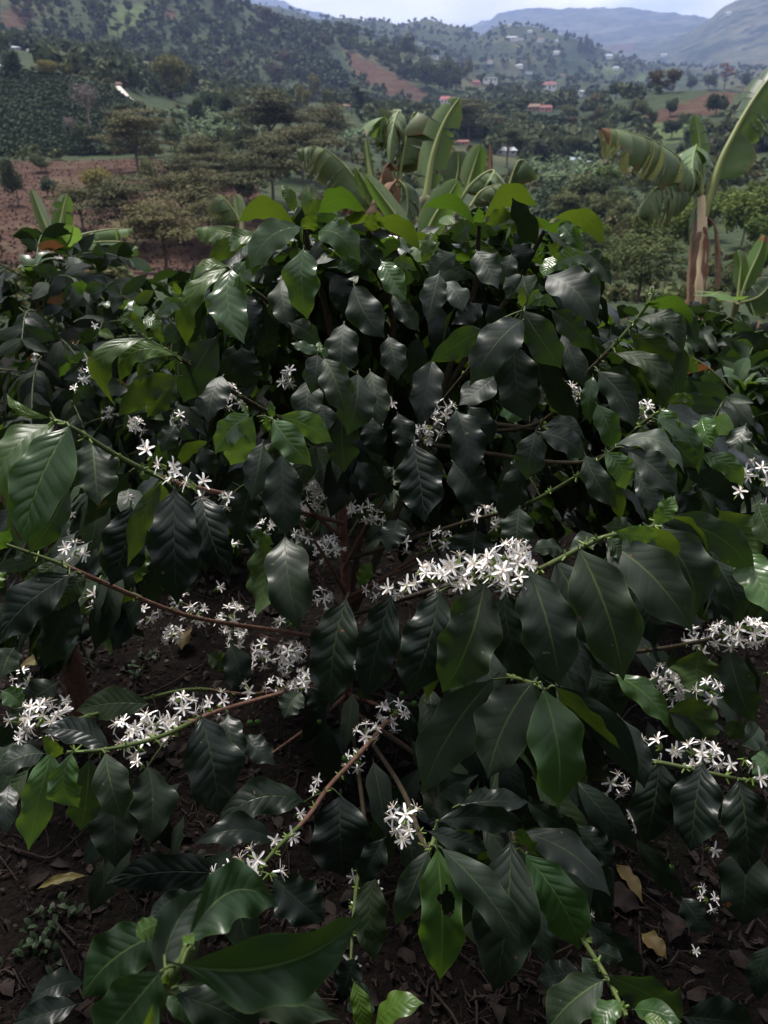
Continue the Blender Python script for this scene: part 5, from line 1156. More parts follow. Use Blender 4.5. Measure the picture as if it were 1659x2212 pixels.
LV(8, [
 (690, 282, 750, 778, 258, 1.10, 'b', dict(bend=-.03, nv=1)), (642, 248, 455, 648, 265, 1.14, 'm', dict(bend=.08)), (470, 235, 175, 705, 235, 1.18, 'm', dict(bend=.08)), (735, 262, 1075, 645, 150, 1.12, 'd', dict(bend=.10)), (740, 265, 1010, 520, 90, 1.11, 'u', dict(bend=.06, roll=-50)), (900, 195, 1010, 390, 155, 1.25, 'd', {}), (1000, 215, 1218, 425, 115, 1.22, 'b', dict(bend=.08)),
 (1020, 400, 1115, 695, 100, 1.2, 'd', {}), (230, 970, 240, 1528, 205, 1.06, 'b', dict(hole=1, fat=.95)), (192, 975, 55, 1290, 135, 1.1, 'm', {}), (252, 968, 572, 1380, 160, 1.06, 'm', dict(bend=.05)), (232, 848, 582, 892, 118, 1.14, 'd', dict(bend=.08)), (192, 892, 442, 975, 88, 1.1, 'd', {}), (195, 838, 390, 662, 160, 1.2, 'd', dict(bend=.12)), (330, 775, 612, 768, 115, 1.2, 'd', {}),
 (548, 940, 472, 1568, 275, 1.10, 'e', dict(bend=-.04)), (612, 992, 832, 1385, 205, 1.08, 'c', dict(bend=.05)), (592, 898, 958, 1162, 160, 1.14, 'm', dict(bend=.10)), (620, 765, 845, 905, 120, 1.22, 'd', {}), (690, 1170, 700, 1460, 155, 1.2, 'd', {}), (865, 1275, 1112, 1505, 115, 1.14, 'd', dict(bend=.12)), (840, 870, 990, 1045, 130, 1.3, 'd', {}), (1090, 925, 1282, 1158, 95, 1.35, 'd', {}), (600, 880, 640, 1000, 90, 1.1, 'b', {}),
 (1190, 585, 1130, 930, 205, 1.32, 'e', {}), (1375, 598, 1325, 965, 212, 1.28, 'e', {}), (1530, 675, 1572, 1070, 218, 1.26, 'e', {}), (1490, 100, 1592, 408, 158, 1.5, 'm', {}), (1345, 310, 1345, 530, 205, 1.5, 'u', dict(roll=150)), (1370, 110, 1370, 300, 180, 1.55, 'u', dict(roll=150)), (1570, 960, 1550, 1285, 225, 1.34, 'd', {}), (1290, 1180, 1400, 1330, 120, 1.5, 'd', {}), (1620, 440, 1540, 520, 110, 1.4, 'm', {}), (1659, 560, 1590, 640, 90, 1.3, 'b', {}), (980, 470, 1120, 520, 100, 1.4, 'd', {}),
 (945, 1535, 715, 1745, 190, .98, 'm', dict(bend=.06)), (975, 1520, 1275, 1700, 180, .98, 'm', dict(bend=.12)), (920, 1405, 1028, 1445, 85, 1.06, 'm', {}), (855, 1435, 945, 1570, 95, 1.04, 'm', {}), (850, 1500, 668, 1530, 130, 1.12, 'd', {}), (1080, 1660, 1275, 1715, 95, .94, 'b', dict(bend=.08)), (1290, 1690, 1580, 1720, 190, 1.1, 'd', dict(bend=.06)), (1025, 1630, 910, 1760, 100, .94, 'b', {}), (1659, 1390, 1615, 1620, 110, 1.2, 'd', {}), (1120, 1700, 1300, 1760, 90, .92, 'y', {}),
 (-40, 1740, 165, 1640, 120, 1.05, 'y', dict(bend=.1)), (20, 300, 130, 520, 100, 1.9, 'd', {}), (860, 560, 960, 680, 110, 1.6, 'd', {}), (1480, 420, 1560, 480, 90, 1.5, 'u', {})])
NF0 = len(HL)
# foreground shoot
FG = [(7, 785, 1468, 1535, 1262, 285, .66, 'f', dict(bend=-.06, bow=.10, dd=.08, fold=.34)), (7, 812, 1368, 1190, 1225, 275, .74, 'f', dict(bend=.30, dd=.06, fold=.2)), (7, 700, 1545, 905, 1150, 195, .72, 'm', dict(bend=.16, dd=.06, fold=.3)),
 (7, 695, 1330, 365, 1600, 255, .80, 'f', dict(bend=.10)), (7, 690, 1500, 425, 1820, 265, .68, 'f', dict(bend=.04, dd=-.03)), (7, 765, 1562, 1440, 1700, 210, .72, 'm', dict(bend=.05, dd=.02)), (7, 760, 1600, 1120, 1800, 190, .70, 'd', dict(bend=.1)),
 (7, 700, 1290, 600, 1345, 90, .78, 'b', dict(roll=160)), (7, 700, 1600, 880, 1740, 110, .74, 'b', {}), (7, 820, 1430, 822, 1350, 55, .70, 'y', dict(fold=.6)), (7, 715, 1545, 728, 1500, 40, .70, 'y', dict(fold=.6)), (7, 730, 1550, 790, 1520, 36, .70, 'y', dict(fold=.6)), (7, 640, 1740, 660, 1640, 50, .68, 'y', dict(fold=.5)), (7, 830, 1160, 650, 1260, 110, .84, 'd', {}), (7, 690, 1250, 640, 1420, 120, .82, 'm', {})]

def Dm(reg, L):
    return [pt(*zd(reg, x, y), d) for x, y, d in L]
BR = {  # branches of the big bush (picture position and depth)
 'a': Dm(0, [(735, 900, 2.0), (620, 700, 1.78), (530, 612, 1.6), (488, 578, 1.52)]),
 'b': Dm(0, [(740, 980, 2.05), (560, 880, 1.8), (430, 800, 1.6), (372, 765, 1.46), (312, 728, 1.42), (285, 692, 1.44)]),
 'c': Dm(0, [(930, 900, 2.0), (1020, 790, 1.75), (1090, 715, 1.55), (1135, 662, 1.42)]),
 'd': Dm(0, [(930, 930, 2.0), (1150, 920, 1.8), (1265, 808, 1.62), (1345, 726, 1.57), (1405, 648, 1.55), (1408, 622, 1.55)]),
 'e': Dm(0, [(742, 1130, 2.1), (600, 1095, 1.75), (450, 1060, 1.35), (380, 1044, 1.2), (270, 994, 1.10), (155, 924, 1.0), (105, 904, 1.0)]),
 'f': Dm(0, [(748, 1390, 2.3), (625, 1366, 2.05), (450, 1340, 1.8), (345, 1310, 1.62), (190, 1244, 1.44), (120, 1214, 1.4), (-10, 1168, 1.35)]),
 'g': Dm(0, [(736, 1010, 2.05), (660, 960, 1.7), (590, 912, 1.42), (556, 900, 1.36)]),
 'h': Dm(0, [(755, 1330, 2.25), (850, 1300, 1.7), (960, 1268, 1.3), (1060, 1250, 1.14), (1150, 1236, 1.08), (1255, 1184, 1.05), (1310, 1159, 1.05), (1405, 1139, 1.08), (1425, 1122, 1.1)]),
 'i': Dm(0, [(745, 1210, 2.15), (1000, 1130, 1.8), (1125, 1094, 1.5), (1245, 1029, 1.38), (1330, 967, 1.27)]),
 'j': Dm(0, [(760, 1300, 2.22), (830, 1249, 2.1), (940, 1180, 1.95), (1000, 1150, 1.85)]),
 'k': Dm(0, [(752, 1470, 2.35), (640, 1490, 2.0), (500, 1528, 1.55), (435, 1550, 1.38), (350, 1590, 1.25), (235, 1618, 1.18), (125, 1626, 1.14)]),
 'l': Dm(0, [(755, 1500, 2.35), (850, 1540, 1.95), (830, 1565, 1.8), (780, 1625, 1.65), (710, 1700, 1.5), (665, 1765, 1.4), (600, 1830, 1.3), (545, 1895, 1.22)]),
 'm': Dm(0, [(765, 1420, 2.3), (1000, 1440, 1.6), (1130, 1470, 1.2), (1180, 1492, 1.12)]),
 'n': Dm(0, [(758, 1540, 2.4), (860, 1690, 1.7), (905, 1800, 1.3), (930, 1832, 1.12), (945, 1770, 1.2)]),
 'o': Dm(0, [(762, 1540, 2.4), (1000, 1700, 1.6), (1110, 1810, 1.15), (1180, 1900, 1.12), (1250, 2015, 1.08), (1310, 2110, 1.0), (1362, 2215, .92)]),
 'p': Dm(0, [(765, 1490, 2.35), (1100, 1575, 1.8), (1360, 1640, 1.36), (1430, 1648, 1.3), (1590, 1682, 1.27), (1670, 1697, 1.27)]),
 'q': Dm(0, [(765, 1450, 2.3), (1200, 1420, 1.9), (1400, 1405, 1.7), (1560, 1375, 1.5), (1680, 1340, 1.4)]),
 'r': Dm(0, [(930, 960, 2.0), (1250, 1000, 1.75), (1400, 905, 1.5), (1440, 880, 1.5)]),
 's': Dm(0, [(757, 1545, 2.4), (790, 1800, 1.7), (775, 1880, 1.5), (765, 1960, 1.38), (757, 2090, 1.3)]),
 't': Dm(0, [(750, 1450, 2.32), (650, 1480, 2.1), (540, 1500, 1.9), (400, 1490, 1.75), (140, 1560, 1.4), (20, 1560, 1.3)]),
 'u': Dm(0, [(735, 850, 1.98), (700, 800, 1.7), (692, 770, 1.43)]),
 'v': Dm(0, [(930, 900, 2.0), (1190, 930, 1.75), (1170, 925, 1.5), (1175, 900, 1.45)]),
}
TRUNK = [
 (Dm(0, [(752, 1580, 2.44), (748, 1290, 2.22), (738, 1100, 2.1), (732, 960, 2.03), (735, 820, 1.95)]), .0145, .011),
 (Dm(0, [(735, 820, 1.95), (700, 650, 1.86), (672, 560, 1.8), (658, 492, 1.74)]), .010, .005),
 (Dm(0, [(752, 1330, 2.26), (800, 1000, 2.1), (850, 700, 1.95), (800, 560, 1.8), (797, 480, 1.73)]), .010, .005),
 (Dm(0, [(760, 1330, 2.27), (880, 1050, 2.1), (940, 880, 2.0), (1020, 650, 1.85), (1035, 490, 1.72)]), .012, .005),
 (Dm(0, [(960, 840, 1.98), (1100, 640, 1.85), (1175, 500, 1.7)]), .008, .005)]
root0 = TRUNK[0][0][0]; root0 = np.array([root0[0], root0[1], gz(root0[0], root0[1])])
TRUNK[0][0][0] = root0 - [0, 0, .06]
BUSH = empty('coffee_bush', root0, 'large flowering coffee bush with white blossom on arching branches, nearest and tallest', 'coffee bush')
tb = MB()
for i, (P, a, b) in enumerate(TRUNK): tube(tb, P, a, b, 9, .5, min(i, 1), .08)
for L in ([(735, 1160, 2.13), (690, 1120, 1.95), (660, 1085, 1.85)], [(742, 1230, 2.17), (800, 1120, 2.0), (830, 1080, 1.9)], [(745, 1280, 2.2), (700, 1200, 2.0), (650, 1130, 1.9)],
          [(748, 1330, 2.26), (700, 1270, 2.1), (690, 1230, 2.05)], [(752, 1290, 2.2), (830, 1250, 2.1), (900, 1215, 2.0)], [(750, 1420, 2.3), (640, 1400, 2.1), (560, 1370, 2.0)], [(750, 1500, 2.38), (680, 1560, 2.2), (570, 1640, 2.0)], [(752, 1530, 2.4), (860, 1600, 2.2), (930, 1650, 2.1)]):
    tube(tb, Dm(0, L), .0065, .003, 6, .5)
tb.build('trunk', [M['bark'], M['bark2']], BUSH)
brobj = {}; brpts = {}
for kx, P in BR.items():
    mb = MB(); n = len(P); h_ = max(2, int(n * .6))
    C = catmull(P, 6); cut = int(len(C) * (.78 if kx in 'flqn' else .55))
    tube(mb, C[:cut + 1:2] if cut > 6 else C[:cut + 1], .0062, .0042, 7, .5, 0, .05, 2)
    tube(mb, C[cut - 1::2] if (len(C) - cut) > 5 else C[cut - 1:], .0043, .0025, 7, .5, 1, .05, 2)
    g = np.random.default_rng(hash(kx) % 97 if False else ord(kx))
    for i in range(cut // 2, len(C) - 2, 3):     # nodes with small green buds
        for q in range(5):
            ax = unit(g.normal(size=3)); tube(mb, [C[i], C[i] + ax * .006, C[i] + ax * g.uniform(.009, .014)], .0022, .0012, 5, .5, 2, 0, 1)
    brobj[kx] = mb.build('branch', [M['bark2' if kx in 'abcdrguvhinosmpq' else 'bark'], M['twig'], M['bud']], BUSH); brpts[kx] = C
ALLB = [(kx, c) for kx, C in brpts.items() for c in C]
ALLP = np.array([c for _, c in ALLB])
def nearest(P):
    d = np.linalg.norm(ALLP - P, axis=1); i = int(d.argmin()); return ALLB[i][0], ALLP[i], d[i]
MK = {'m': 'm', 'd': 'd', 'b': 'b', 'y': 'y', 'u': 'u'}
def hero_geo(ent, g, nu=10, nt=26):
    reg, bx, by, tx, ty, wz, d, mt, o = ent
    sc = REG[reg][2]
    B0 = zd(reg, bx, by); T0 = zd(reg, tx, ty)
    dd = o.get('dd', g.normal() * .025 - .01)
    T0 = (B0[0] + (T0[0] - B0[0]) * 1.05, B0[1] + (T0[1] - B0[1]) * 1.05)
    P0 = pt(*B0, d); P1 = pt(*T0, d + dd)
    c = P1 - P0; L = np.linalg.norm(c); T = c / L
    V_ = unit(CAM - (P0 + P1) / 2); N = unit(V_ - T * V_.dot(T)); S = np.cross(T, N); sg = 1
    if S @ (UPV + RT * -.3) < 0: S = -S; sg = -1
    roll = R(o.get('roll', g.normal() * 14))
    W = wz * sc * d / F / max(.5, abs(math.cos(roll)))
    N2 = N * math.cos(roll) + S * math.sin(roll); S2 = S * math.cos(roll) - N * math.sin(roll)
    V, Fc, uv = leaf_local(L, W * .93, nu, nt, bow=o.get('bow', abs(g.normal() * .05) + .07), fold=o.get('fold', g.uniform(-.12, .22)), wave=o.get('wave', g.uniform(.05, .12)), bend=0, tipd=o.get('tipd', g.uniform(-.06, .08)), g=g, fat=o.get('fat', 1.0), petiole=.07)
    bd = o.get('bend', g.normal() * .025)
    t = V[:, 1] / L; arc = 4 * t * (1 - t)
    pos = P0 + (V[:, :1] * S2) + V[:, 1:2] * T + V[:, 2:3] * N2 + (bd * L * arc)[:, None] * S
    # keep the upper face on +N2 side
    if np.dot(np.cross(S2, T), N2) < 0: Fc = Fc[:, ::-1]
    if o.get('hole'):
        s = uv[:, 0] * 2 - 1
        fc = Fc; cs = s[fc].mean(1); ct = uv[:, 1][fc].mean(1)
        inside = (((cs + .30) / .34) ** 2 + ((ct - .36) / .095) ** 2 < 1) | (((cs + .02) / .22) ** 2 + ((ct - .33) / .03) ** 2 < 1) | (((cs + .28) / .1) ** 2 + ((ct - .27) / .04) ** 2 < 1)
        Fc = fc[~inside]
    return pos, Fc, uv, P0, L, W
def add_leaves(entries, owner_fn, seed, limit=None, foliage_parent=None):
    area = [(math.hypot(e_[3] - e_[1], e_[4] - e_[2]) * REG[e_[0]][2] * e_[5] * REG[e_[0]][2]) for e_ in entries]
    order = np.argsort(area)[::-1]; big = set(order[:limit].tolist()) if limit else set(range(len(entries)))
    fb = MB()
    for i, ent in enumerate(entries):
        g = np.random.default_rng(seed + i)
        res = (28, 70) if ent[8].get('hole') else (10, 26)
        pos, Fc, uv, P0, L, W = hero_geo(ent, g, *res)
        r = g.random()
        own, q, dist = owner_fn(P0)
        if i in big:
            mb = MB(); mb.add(pos, Fc, uv, r, 0)
            if dist < .09: tube(mb, [q, (q + P0) / 2 + [0, 0, .004], P0], .0016, .0014, 5, .5, 1, 0, 2)
            mb.build('leaf', [M[ent[7]], M['twig']], own)
        else:
            fb.add(pos, Fc, uv, r, 'mdbyuflce'.index(ent[7]))
    return fb
def own_bush(P):
    kx, q, d = nearest(P); return brobj[kx], q, d
RIGHT = lambda e_: zd(e_[0], e_[1], e_[2])[0] > 1640
fb = add_leaves(HL[:NF0], own_bush, 3000, limit=104)
# the many leaves inside the crown : mostly the old dark kind, to deepen its shade
g = np.random.default_rng(77)
POLY = [(410, 640), (480, 570), (560, 500), (650, 470), (760, 480), (860, 500), (960, 490), (1040, 470), (1140, 480), (1225, 520), (1280, 600), (1300, 690), (1400, 740), (1460, 800), (1480, 900), (1450, 1000), (1500, 1100), (1480, 1250), (1350, 1250), (1150, 1190), (1000, 1230), (890, 1180), (840, 1060), (800, 980), (690, 990), (640, 960), (560, 1000), (440, 960), (400, 850), (330, 820), (350, 740)]
LOW = [([(690, 1440), (900, 1480), (980, 1760), (800, 1760), (700, 1560)], 22, 1.75, 2.2), ([(380, 1850), (520, 1800), (640, 1900), (420, 1960)], 8, 1.3, 1.5), ([(880, 1300), (1250, 1300), (1330, 1500), (1200, 1650), (950, 1600)], 60, 1.3, 1.7), ([(960, 1650), (1250, 1650), (1280, 1850), (1000, 1950)], 34, 1.25, 1.6), ([(1300, 1350), (1659, 1400), (1659, 1650), (1400, 1600)], 24, 1.5, 1.9), ([(0, 1000), (330, 1040), (300, 1330), (0, 1380)], 46, 1.5, 1.9), ([(330, 1050), (520, 1050), (480, 1180), (350, 1180)], 14, 1.5, 1.9), ([(0, 1480), (130, 1500), (110, 1720), (0, 1720)], 14, 1.45, 1.7), ([(1400, 850), (1659, 950), (1659, 1300), (1440, 1280)], 60, 1.6, 2.0), ([(230, 1700), (400, 1650), (420, 1850), (260, 1850)], 8, 1.4, 1.6), ([(560, 960), (820, 900), (830, 980), (600, 1010)], 20, 1.7, 2.0)]
def fill(poly, n, d0, d1, dm=None, top=False):
    xs = [p[0] for p in poly]; ys = [p[1] for p in poly]; k = 0
    while k < n:
        x, y = g.uniform(min(xs), max(xs)), g.uniform(min(ys), max(ys))
        if not inpoly(np.array([x]), np.array([y]), poly)[0]: continue
        yy = (CY - y) / F
        base_d = 1.9 / (CP + yy * SP)
        d = g.uniform(d0, d1) if dm is None else base_d + g.uniform(*dm)
        P = pt(x, y, d)
        out = unit(np.array([P[0] - root0[0], P[1] - root0[1], 0]) + g.normal(size=3) * .25); out[2] = 0
        T = out * g.uniform(.3, .8) + np.array([g.normal() * .35, g.normal() * .25, -g.uniform(.5, 1.2)])
        if top: T = T + np.array([0, 0, g.uniform(.1, .9)])
        L = g.uniform(.11, .17) if not top else g.uniform(.08, .13); N = np.array([0, 0, .35]) + out + g.normal(size=3) * .25
        tipx, tipy, _ = proj(P + unit(T) * L)
        if dm is not None and not inpoly(tipx, tipy, poly)[0] and g.random() < .9: continue
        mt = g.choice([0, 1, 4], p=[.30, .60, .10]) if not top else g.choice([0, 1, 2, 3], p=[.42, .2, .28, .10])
        put_leaf(fb, P, T, N, L, L * g.uniform(.32, .42), g.random(), int(mt), 6, 10, g, bow=g.uniform(.05, .16), fold=g.uniform(-.1, .25), wave=.06); k += 1
fill(POLY, 1250, 0, 0, (.05, .75))
TOPP = [(450, 640), (500, 560), (570, 495), (660, 440), (740, 470), (860, 515), (960, 480), (1040, 440), (1140, 462), (1220, 510), (1280, 600), (1200, 640), (900, 620), (700, 620)]
fill(TOPP, 330, 0, 0, (-.04, .35), True)
for poly, n, d0, d1 in LOW: fill(poly, n, d0, d1)
fo = fb.build('foliage', [M['m'], M['d'], M['b'], M['y'], M['u'], M['f'], M['l'], M['c'], M['e']], BUSH); fo['kind'] = 'stuff'

# flowers : region, x, y, size, [depth]
FL = {3: [(1260, 870, 60, 1.75), (1245, 905, 50, 1.75), (990, 940, 60, 1.85), (1020, 975, 60, 1.85), (385, 870, 55, 2.2), (385, 790, 40, 2.4), (405, 660, 30, 2.8), (775, 1050, 45, 1.9), (740, 1090, 40, 1.9), (590, 1090, 45, 2.2), (560, 1050, 35, 2.2), (335, 935, 35, 2.3)],
 4: [(790, 940, 70, 1.62), (840, 955, 50, 1.6), (1120, 1025, 60, 1.75), (20, 1000, 45, 1.7)],
 5: [(655, 240, 70, 1.08), (720, 290, 70, 1.12), (745, 325, 60, 1.12), (850, 375, 80, 1.14), (290, 310, 75, 1.1), (575, 410, 60, 1.3), (320, 665, 85, 1.45), (395, 850, 65, 1.6), (515, 890, 80, 1.7), (420, 810, 50, 1.65), (545, 830, 50, 1.7), (635, 935, 75, 1.8), (745, 1020, 60, 1.85), (850, 930, 75, 1.85), (1000, 945, 75, 1.95), (935, 810, 45, 2.0), (1020, 990, 55, 1.95), (1135, 1070, 60, 2.0), (1250, 1090, 70, 2.0), (1020, 870, 35, 2.0), (1390, 380, 80, 1.9), (1450, 420, 70, 1.95), (1345, 290, 65, 1.9), (1370, 440, 60, 1.9), (1310, 600, 65, 1.95), (1420, 650, 80, 2.05), (1560, 480, 80, 1.9), (1620, 510, 50, 1.95), (1400, 860, 65, 2.1), (1180, 810, 55, 2.0), (1010, 640, 50, 1.9), (310, 570, 40, 1.7), (780, 870, 60, 1.85), (1210, 970, 45, 2.05), (1150, 560, 60, 1.9), (985, 430, 45, 1.35), (880, 950, 45, 1.85), (480, 850, 50, 1.7), (310, 490, 30, 1.8), (1600, 820, 50, 2.1), (590, 110, 45, 2.2), (630, 200, 40, 2.2), (1330, 480, 60, 1.95), (1250, 690, 40, 2.0), (1110, 930, 40, 2.05)],
 6: [(250, 65, 85, 1.66), (170, 170, 85, 1.68), (210, 120, 60, 1.68), (440, 510, 80, 1.72), (485, 490, 60, 1.72), (250, 605, 70, 1.86), (100, 620, 50, 1.95), (40, 815, 60, 1.35), (110, 805, 65, 1.3), (200, 775, 95, 1.27), (250, 760, 60, 1.26), (320, 725, 90, 1.17), (390, 735, 90, 1.13), (440, 705, 90, 1.12), (490, 715, 100, 1.09), (545, 690, 105, 1.08), (530, 765, 90, 1.06), (595, 660, 70, 1.08), (600, 720, 60, 1.06), (565, 800, 40, 1.05), (1610, 320, 80, 1.5), (1640, 350, 60, 1.5), (1530, 410, 60, 1.5), (1620, 450, 50, 1.5), (660, 295, 45, 1.8), (1130, 40, 55, 1.85), (1600, 1000, 80, 1.42), (1640, 960, 60, 1.42), (1470, 1030, 80, 1.5), (1350, 1050, 60, 1.7), (360, 800, 40, 1.15)],
 7: [(180, 400, 120, 1.33), (225, 420, 80, 1.33), (265, 325, 50, 1.6), (560, 460, 95, 1.36), (650, 450, 105, 1.38), (600, 525, 90, 1.34), (700, 430, 80, 1.4), (790, 370, 90, 1.45), (940, 345, 85, 1.55), (620, 605, 55, 1.3), (1080, 280, 55, 1.8), (1190, 270, 60, 1.9), (1300, 270, 80, 1.95), (1330, 230, 60, 1.95), (1130, 150, 70, 2.05), (1250, 185, 60, 2.05), (1240, 125, 70, 2.1), (1290, 125, 55, 2.1), (1580, 470, 80, 1.72), (1540, 590, 70, 1.66), (1510, 560, 50, 1.68), (1385, 665, 35, 1.55), (1380, 715, 40, 1.52), (1280, 815, 50, 1.42), (1245, 905, 65, 1.35), (1180, 925, 50, 1.35), (970, 1075, 75, 1.2), (1060, 1055, 85, 1.22), (1110, 1010, 80, 1.25), (1165, 1070, 75, 1.2), (1545, 1080, 50, 1.5), (1515, 1190, 55, 1.42), (1530, 1270, 60, 1.4), (1520, 1440, 70, 1.36), (1640, 1140, 45, 1.5), (110, 230, 70, 1.65), (750, 45, 60, 2.1), (110, 475, 50, 1.32), (1030, 75, 60, 2.1), (1510, 190, 50, 2.1), (80, 395, 60, 1.3), (840, 315, 40, 1.7)],
 8: [(90, 845, 105, 1.18), (70, 905, 70, 1.16), (125, 880, 60, 1.16), (45, 385, 80, 1.85), (570, 650, 75, 1.5), (580, 735, 70, 1.5), (610, 690, 50, 1.5), (860, 640, 70, 1.7), (990, 690, 85, 1.65), (1080, 525, 85, 1.42), (1200, 535, 80, 1.38), (1260, 525, 60, 1.36), (1340, 560, 80, 1.33), (1400, 570, 95, 1.32), (1420, 520, 55, 1.36), (1560, 580, 65, 1.28), (1590, 660, 70, 1.25), (1500, 600, 40, 1.28), (1410, 290, 80, 1.45), (1235, 265, 90, 1.6), (1225, 215, 70, 1.62), (1250, 310, 60, 1.58), (1240, 370, 45, 1.56), (1345, 60, 70, 1.65), (1380, 110, 55, 1.64), (1470, 50, 85, 1.5), (1520, 75, 60, 1.48), (1590, 40, 90, 1.44), (1640, 55, 60, 1.42), (940, 150, 70, 1.75), (980, 880, 40, 1.9), (1050, 820, 45, 1.9), (1410, 960, 55, 1.6), (1350, 1130, 40, 1.75), (1400, 1190, 55, 1.7), (900, 490, 50, 1.6), (1650, 205, 50, 1.4), (1330, 1405, 20, 1.7), (865, 1250, 25, 1.5), (1075, 860, 40, 1.9), (500, 640, 50, 1.52)]}
nb_ = []
for reg, rows in FL.items():
    for x, y, s, d in rows:
        P = pt(*zd(reg, x, y), d); kx, q, dist = nearest(P)
        add_flower(brobj[kx], P, 2.0 * s * .5 * d / F, g)
        for _ in range((1 if s >= 90 else 0) + (2 if reg == 6 and d < 1.4 else 0)):
            P2 = pt(*zd(reg, x + g.normal() * s * .35, y + g.normal() * s * .2), d + .01); add_flower(brobj[kx], P2, 1.3 * s * .5 * d / F, g)
for x, y, d in ((557, 1560, 1.7), (540, 1562, 1.72), (745, 1640, 1.6), (690, 1560, 2.0), (1450, 1875, 1.6), (895, 1520, 1.75), (868, 1500, 1.8), (630, 1350, 2.0), (620, 1345, 2.05), (1270, 1590, 1.6), (750, 1650, 1.7)):
    P = pt(x, y, d); kx, q, dist = nearest(P); mb = MB()
    tube(mb, [P + [0, 0, .009], P + [0, 0, .006], P, P - [0, 0, .006], P - [0, 0, .008]], .004, .004, 8, .5, 0, 0, 1)
    V = mb.v[0]; c = P; rad = np.sqrt(np.clip(1 - ((V[:, 2] - P[2]) / .0095) ** 2, .02, 1))
    mb.v[0] = np.stack([c[0] + (V[:, 0] - c[0]) * rad * 1.7, c[1] + (V[:, 1] - c[1]) * rad * 1.7, V[:, 2]], 1)
    mb.build('cherry', [M['cherry']], brobj[kx])

# foreground shoot : its own young plant
b0 = pt(300, 2900, 1.1); fr = gp(b0[0], b0[1])
FP = empty('young_coffee_plant', fr, 'young coffee shoot with large smooth leaves rising right before the camera', 'coffee plant')
mb = MB(); C = tube(mb, [fr - [0, 0, .05], (fr + pt(300, 2400, .8)) / 2, pt(305, 2330, .74), pt(340, 2180, .70), pt(360, 2120, .70), pt(400, 2070, .70), pt(412, 2045, .70)], .009, .0045, 10, .5, 0, .06)
so_ = mb.build('stem', [M['twig']], FP)
fbx = add_leaves(FG, lambda P: (so_, C[np.linalg.norm(C - P, axis=1).argmin()], np.linalg.norm(C - P, axis=1).min()), 5000)
if fbx.n: fbx.build('foliage', [M['m'], M['d'], M['b'], M['y'], M['u'], M['f'], M['l'], M['c'], M['e']], FP)

# old trunk at the left belonging to a neighbour bush
b0 = pt(178, 1560, 2.4); P = gp(b0[0], b0[1])
NB = empty('coffee_bush', P, 'neighbour coffee bush with thick brown trunk, dark leaves hanging at the left edge', 'coffee bush')
mb = MB(); tube(mb, [P - [0, 0, .08], P + [.0, .01, .2], P + [-.03, .02, .45], P + [-.08, .03, .8]], .038, .022, 10, .5, 0, .12)
mb.build('trunk', [M['bark']], NB)
fbn = MB(); fb = fbn
fill([(-60, 1080), (300, 1130), (260, 1370), (180, 1400), (-60, 1420)], 90, 1.9, 2.4)
fill([(0, 900), (430, 960), (420, 1120), (0, 1120)], 60, 2.1, 2.7)
fbn.build('foliage', [M['m'], M['d'], M['b'], M['y'], M['u'], M['f'], M['l'], M['c'], M['e']], NB)

# ------------------------------------------------------------------ ground litter
LM = {'br': simple('dry brown leaf', (.022, .0125, .010), (.006, .0035, .003), 40, .85, .002), 'yl': simple('yellow fallen leaf', (.11, .092, .022), (.07, .042, .014), 14, .6), 'tw': simple('dead twig', (.036, .023, .019), (.009, .006, .005), 30, .95), 'wd': simple('weed leaf', (.022, .042, .016), None, 30, .6)}
mb = MB(); g = np.random.default_rng(55)
for i in range(17000):
    y = 0.55 + 4.2 * g.random() ** 1.2; x = g.normal() * (0.7 + y * .33)
    z = gz(x, y); k = g.random(); an = g.random() * 6.28; d = np.array([math.cos(an), math.sin(an), g.normal() * .15])
    if k < .34:
        L = .012 + .05 * g.random() ** 3; put_leaf(mb, [x, y, z + .004 + .012 * g.random()], d, [g.normal() * .5, g.normal() * .5, 1], L, L * g.uniform(.35, .6), g.random(), 0, 3, 4, g, bow=g.uniform(-.2, .3), fold=g.uniform(-.5, .8), wave=.25)
    else:
        L = g.uniform(.012, .14 if k > .9 else .045); p0 = np.array([x, y, z + .005 + .01 * g.random()]); r_ = .0008 + .0022 * g.random() ** 2
        tube(mb, [p0, p0 + d * L * .5 + g.normal(size=3) * .004, p0 + d * L + [0, 0, .01 * g.random()]], r_ * 1.2, r_, 4, g.random(), 1, 0, 1)
tag(mb.build('leaf_litter', [LM['br'], LM['tw']], None), 'brown dead leaves and twigs strewn over the dark soil', 'leaf litter', kind='stuff')
mb = MB()
for (x, y) in ((95, 2050), (120, 2010), (135, 1980), (105, 2075), (110, 1990), (70, 2040), (260, 1400), (290, 1440), (330, 1430), (1480, 1760), (300, 1470), (1060, 2060), (40, 1700)):
    P0 = atpx(x, y, pt(x, y, 1)[0] * 0 + 1.65 / max(.2, -ray(x, y)[2]))
    for i in range(9):
        d = np.array([g.normal(), g.normal(), .5 + g.random()]); q = P0 + g.normal(size=3) * [.025, .025, 0]
        put_leaf(mb, q + [0, 0, .01], d, [0, 0, 1], g.uniform(.015, .03), .014, g.random(), 0, 2, 4, g)
tag(mb.build('weeds', [LM['wd']], None), 'tiny green weeds sprouting from the leaf litter', 'weeds', kind='stuff')
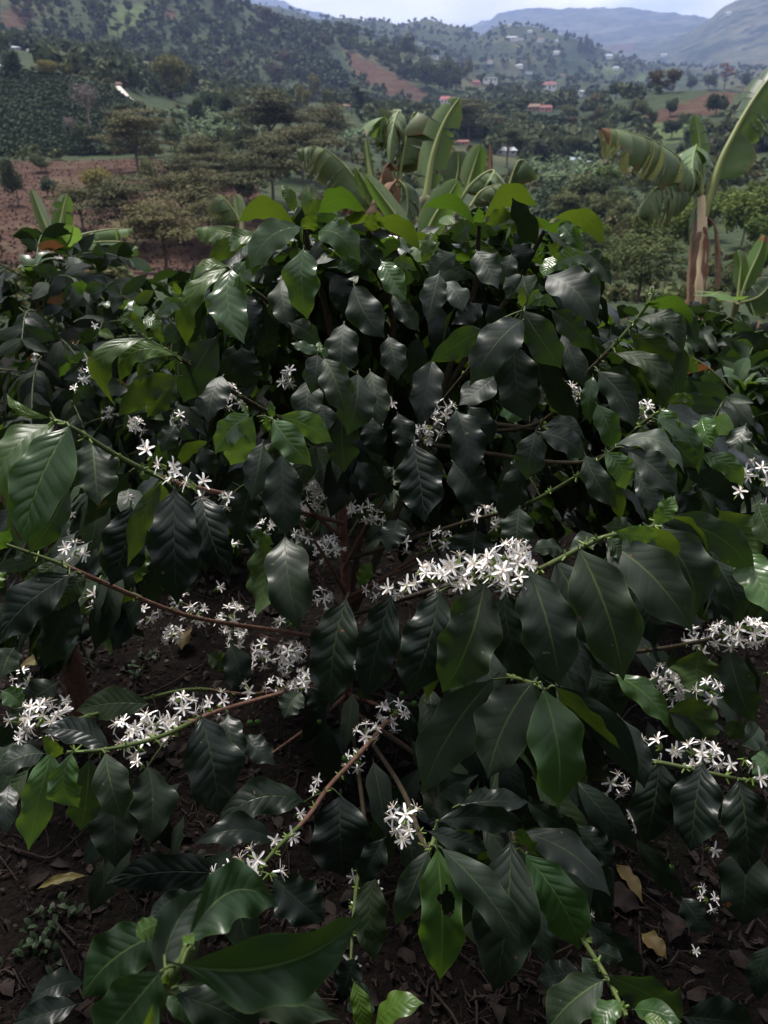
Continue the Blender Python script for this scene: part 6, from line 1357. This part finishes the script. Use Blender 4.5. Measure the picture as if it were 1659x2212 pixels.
def fallen(reg, x, y, x2, y2, W, mat, label, lift=.015, bow=.15, nm='fallen_leaf'):
    a = zd(reg, x, y); b = zd(reg, x2, y2)
    ga = -1.65 / ray(*a)[2]; gb = -1.65 / ray(*b)[2]
    A = pt(*a, ga); B = pt(*b, gb); A[2] = gz(A[0], A[1]) + lift; B[2] = gz(B[0], B[1]) + lift
    mb = MB(); L = np.linalg.norm(B - A)
    put_leaf(mb, A, B - A, [0, -.25, 1], L, W, .6, 0, 8, 18, np.random.default_rng(int(x)), bow=bow, fold=.3, wave=.12)
    o = mb.build(nm, [LM[mat]], None, root=A); tag(o, label, 'fallen leaf')
fallen(7, 375, 1105, 165, 1165, .022, 'yl', 'curled yellow green fallen leaf lying on litter at lower left')
fallen(8, 1000, 1060, 1112, 1228, .035, 'yl', 'yellow fallen leaf on soil right of the corrugated green leaf')
fallen(8, 910, 1165, 1110, 1248, .06, 'br', 'long brown dead leaf under the yellow fallen leaf', .008)
fallen(8, 1245, 1285, 1225, 1410, .05, 'br', 'folded brown dead leaf standing on bare soil', .02, .3)
fallen(8, 1110, 1360, 1215, 1470, .04, 'yl', 'yellow and brown fallen leaf beside the lower right shoot', .012)
fallen(7, 800, 70, 790, 140, .07, 'yl', 'pale cream fallen leaf below the flowering side branches', .03, .3)
fallen(7, 310, 160, 80, 200, .05, 'yl', 'faded yellowish leaf near the brown trunk', .02)
fallen(8, 1480, 340, 1520, 390, .05, 'yl', 'small pale leaf under the right flowering branch', .03)
def stick(L, r_, label):
    P = []
    for x, y in L:
        q = pt(x, y, -1.65 / ray(x, y)[2]); q[2] = gz(q[0], q[1]) + .012; P.append(q)
    mb = MB(); tube(mb, P, r_, r_ * .6, 6, .5, 0, .1); o = mb.build('stick', [LM['tw']], None, root=P[0]); tag(o, label, 'stick')
stick([(20, 1835), (70, 1852), (120, 1857), (190, 1790)], .004, 'thin grey bent stick lying on litter at the left')
stick([(290, 1510), (350, 1490), (440, 1440)], .004, 'long brown stick leaning over litter near the brown trunk')
stick([(1060, 2190), (1072, 2150), (1085, 2115)], .004, 'short pale stick standing out of soil at the bottom')
stick([(965, 2055), (1010, 2085), (1050, 2130), (1058, 2165)], .0025, 'thin curved grass stalk over soil at the bottom')
stick([(1245, 1730), (1310, 1755)], .006, 'thick short brown stick under the lower leaves')
stick([(1608, 2030), (1630, 1990)], .004, 'pale splintered stick at the right edge of the soil')
stick([(120, 2000), (165, 2050)], .004, 'straight light brown stick beside the small weed')

# ------------------------------------------------------------------ air
m = bpy.data.materials.new('haze'); m.use_nodes = True; k = NT(m)
k.n.remove(k.n['Principled BSDF']); pv = k.new('ShaderNodeVolumePrincipled')
pv.inputs['Color'].default_value = (.42, .56, 1.0, 1); pv.inputs['Density'].default_value = HAZE; pv.inputs['Anisotropy'].default_value = .1
k.l.new(pv.outputs[0], k.n['Material Output'].inputs['Volume'])
zt = gv[:, 2].max() + 20; zb = gv[:, 2].min() - 1
mb = MB(); box(mb, (0, 0, (zt + zb) / 2), (23400, 23400, zt - zb))
hz = mb.build('haze', [m], None, smooth=False); tag(hz, 'thin blue air over the valley', 'haze', kind='stuff')
scene.cycles.volume_step_rate = 10
scene.cycles.max_bounces = 8; scene.cycles.transparent_max_bounces = 8
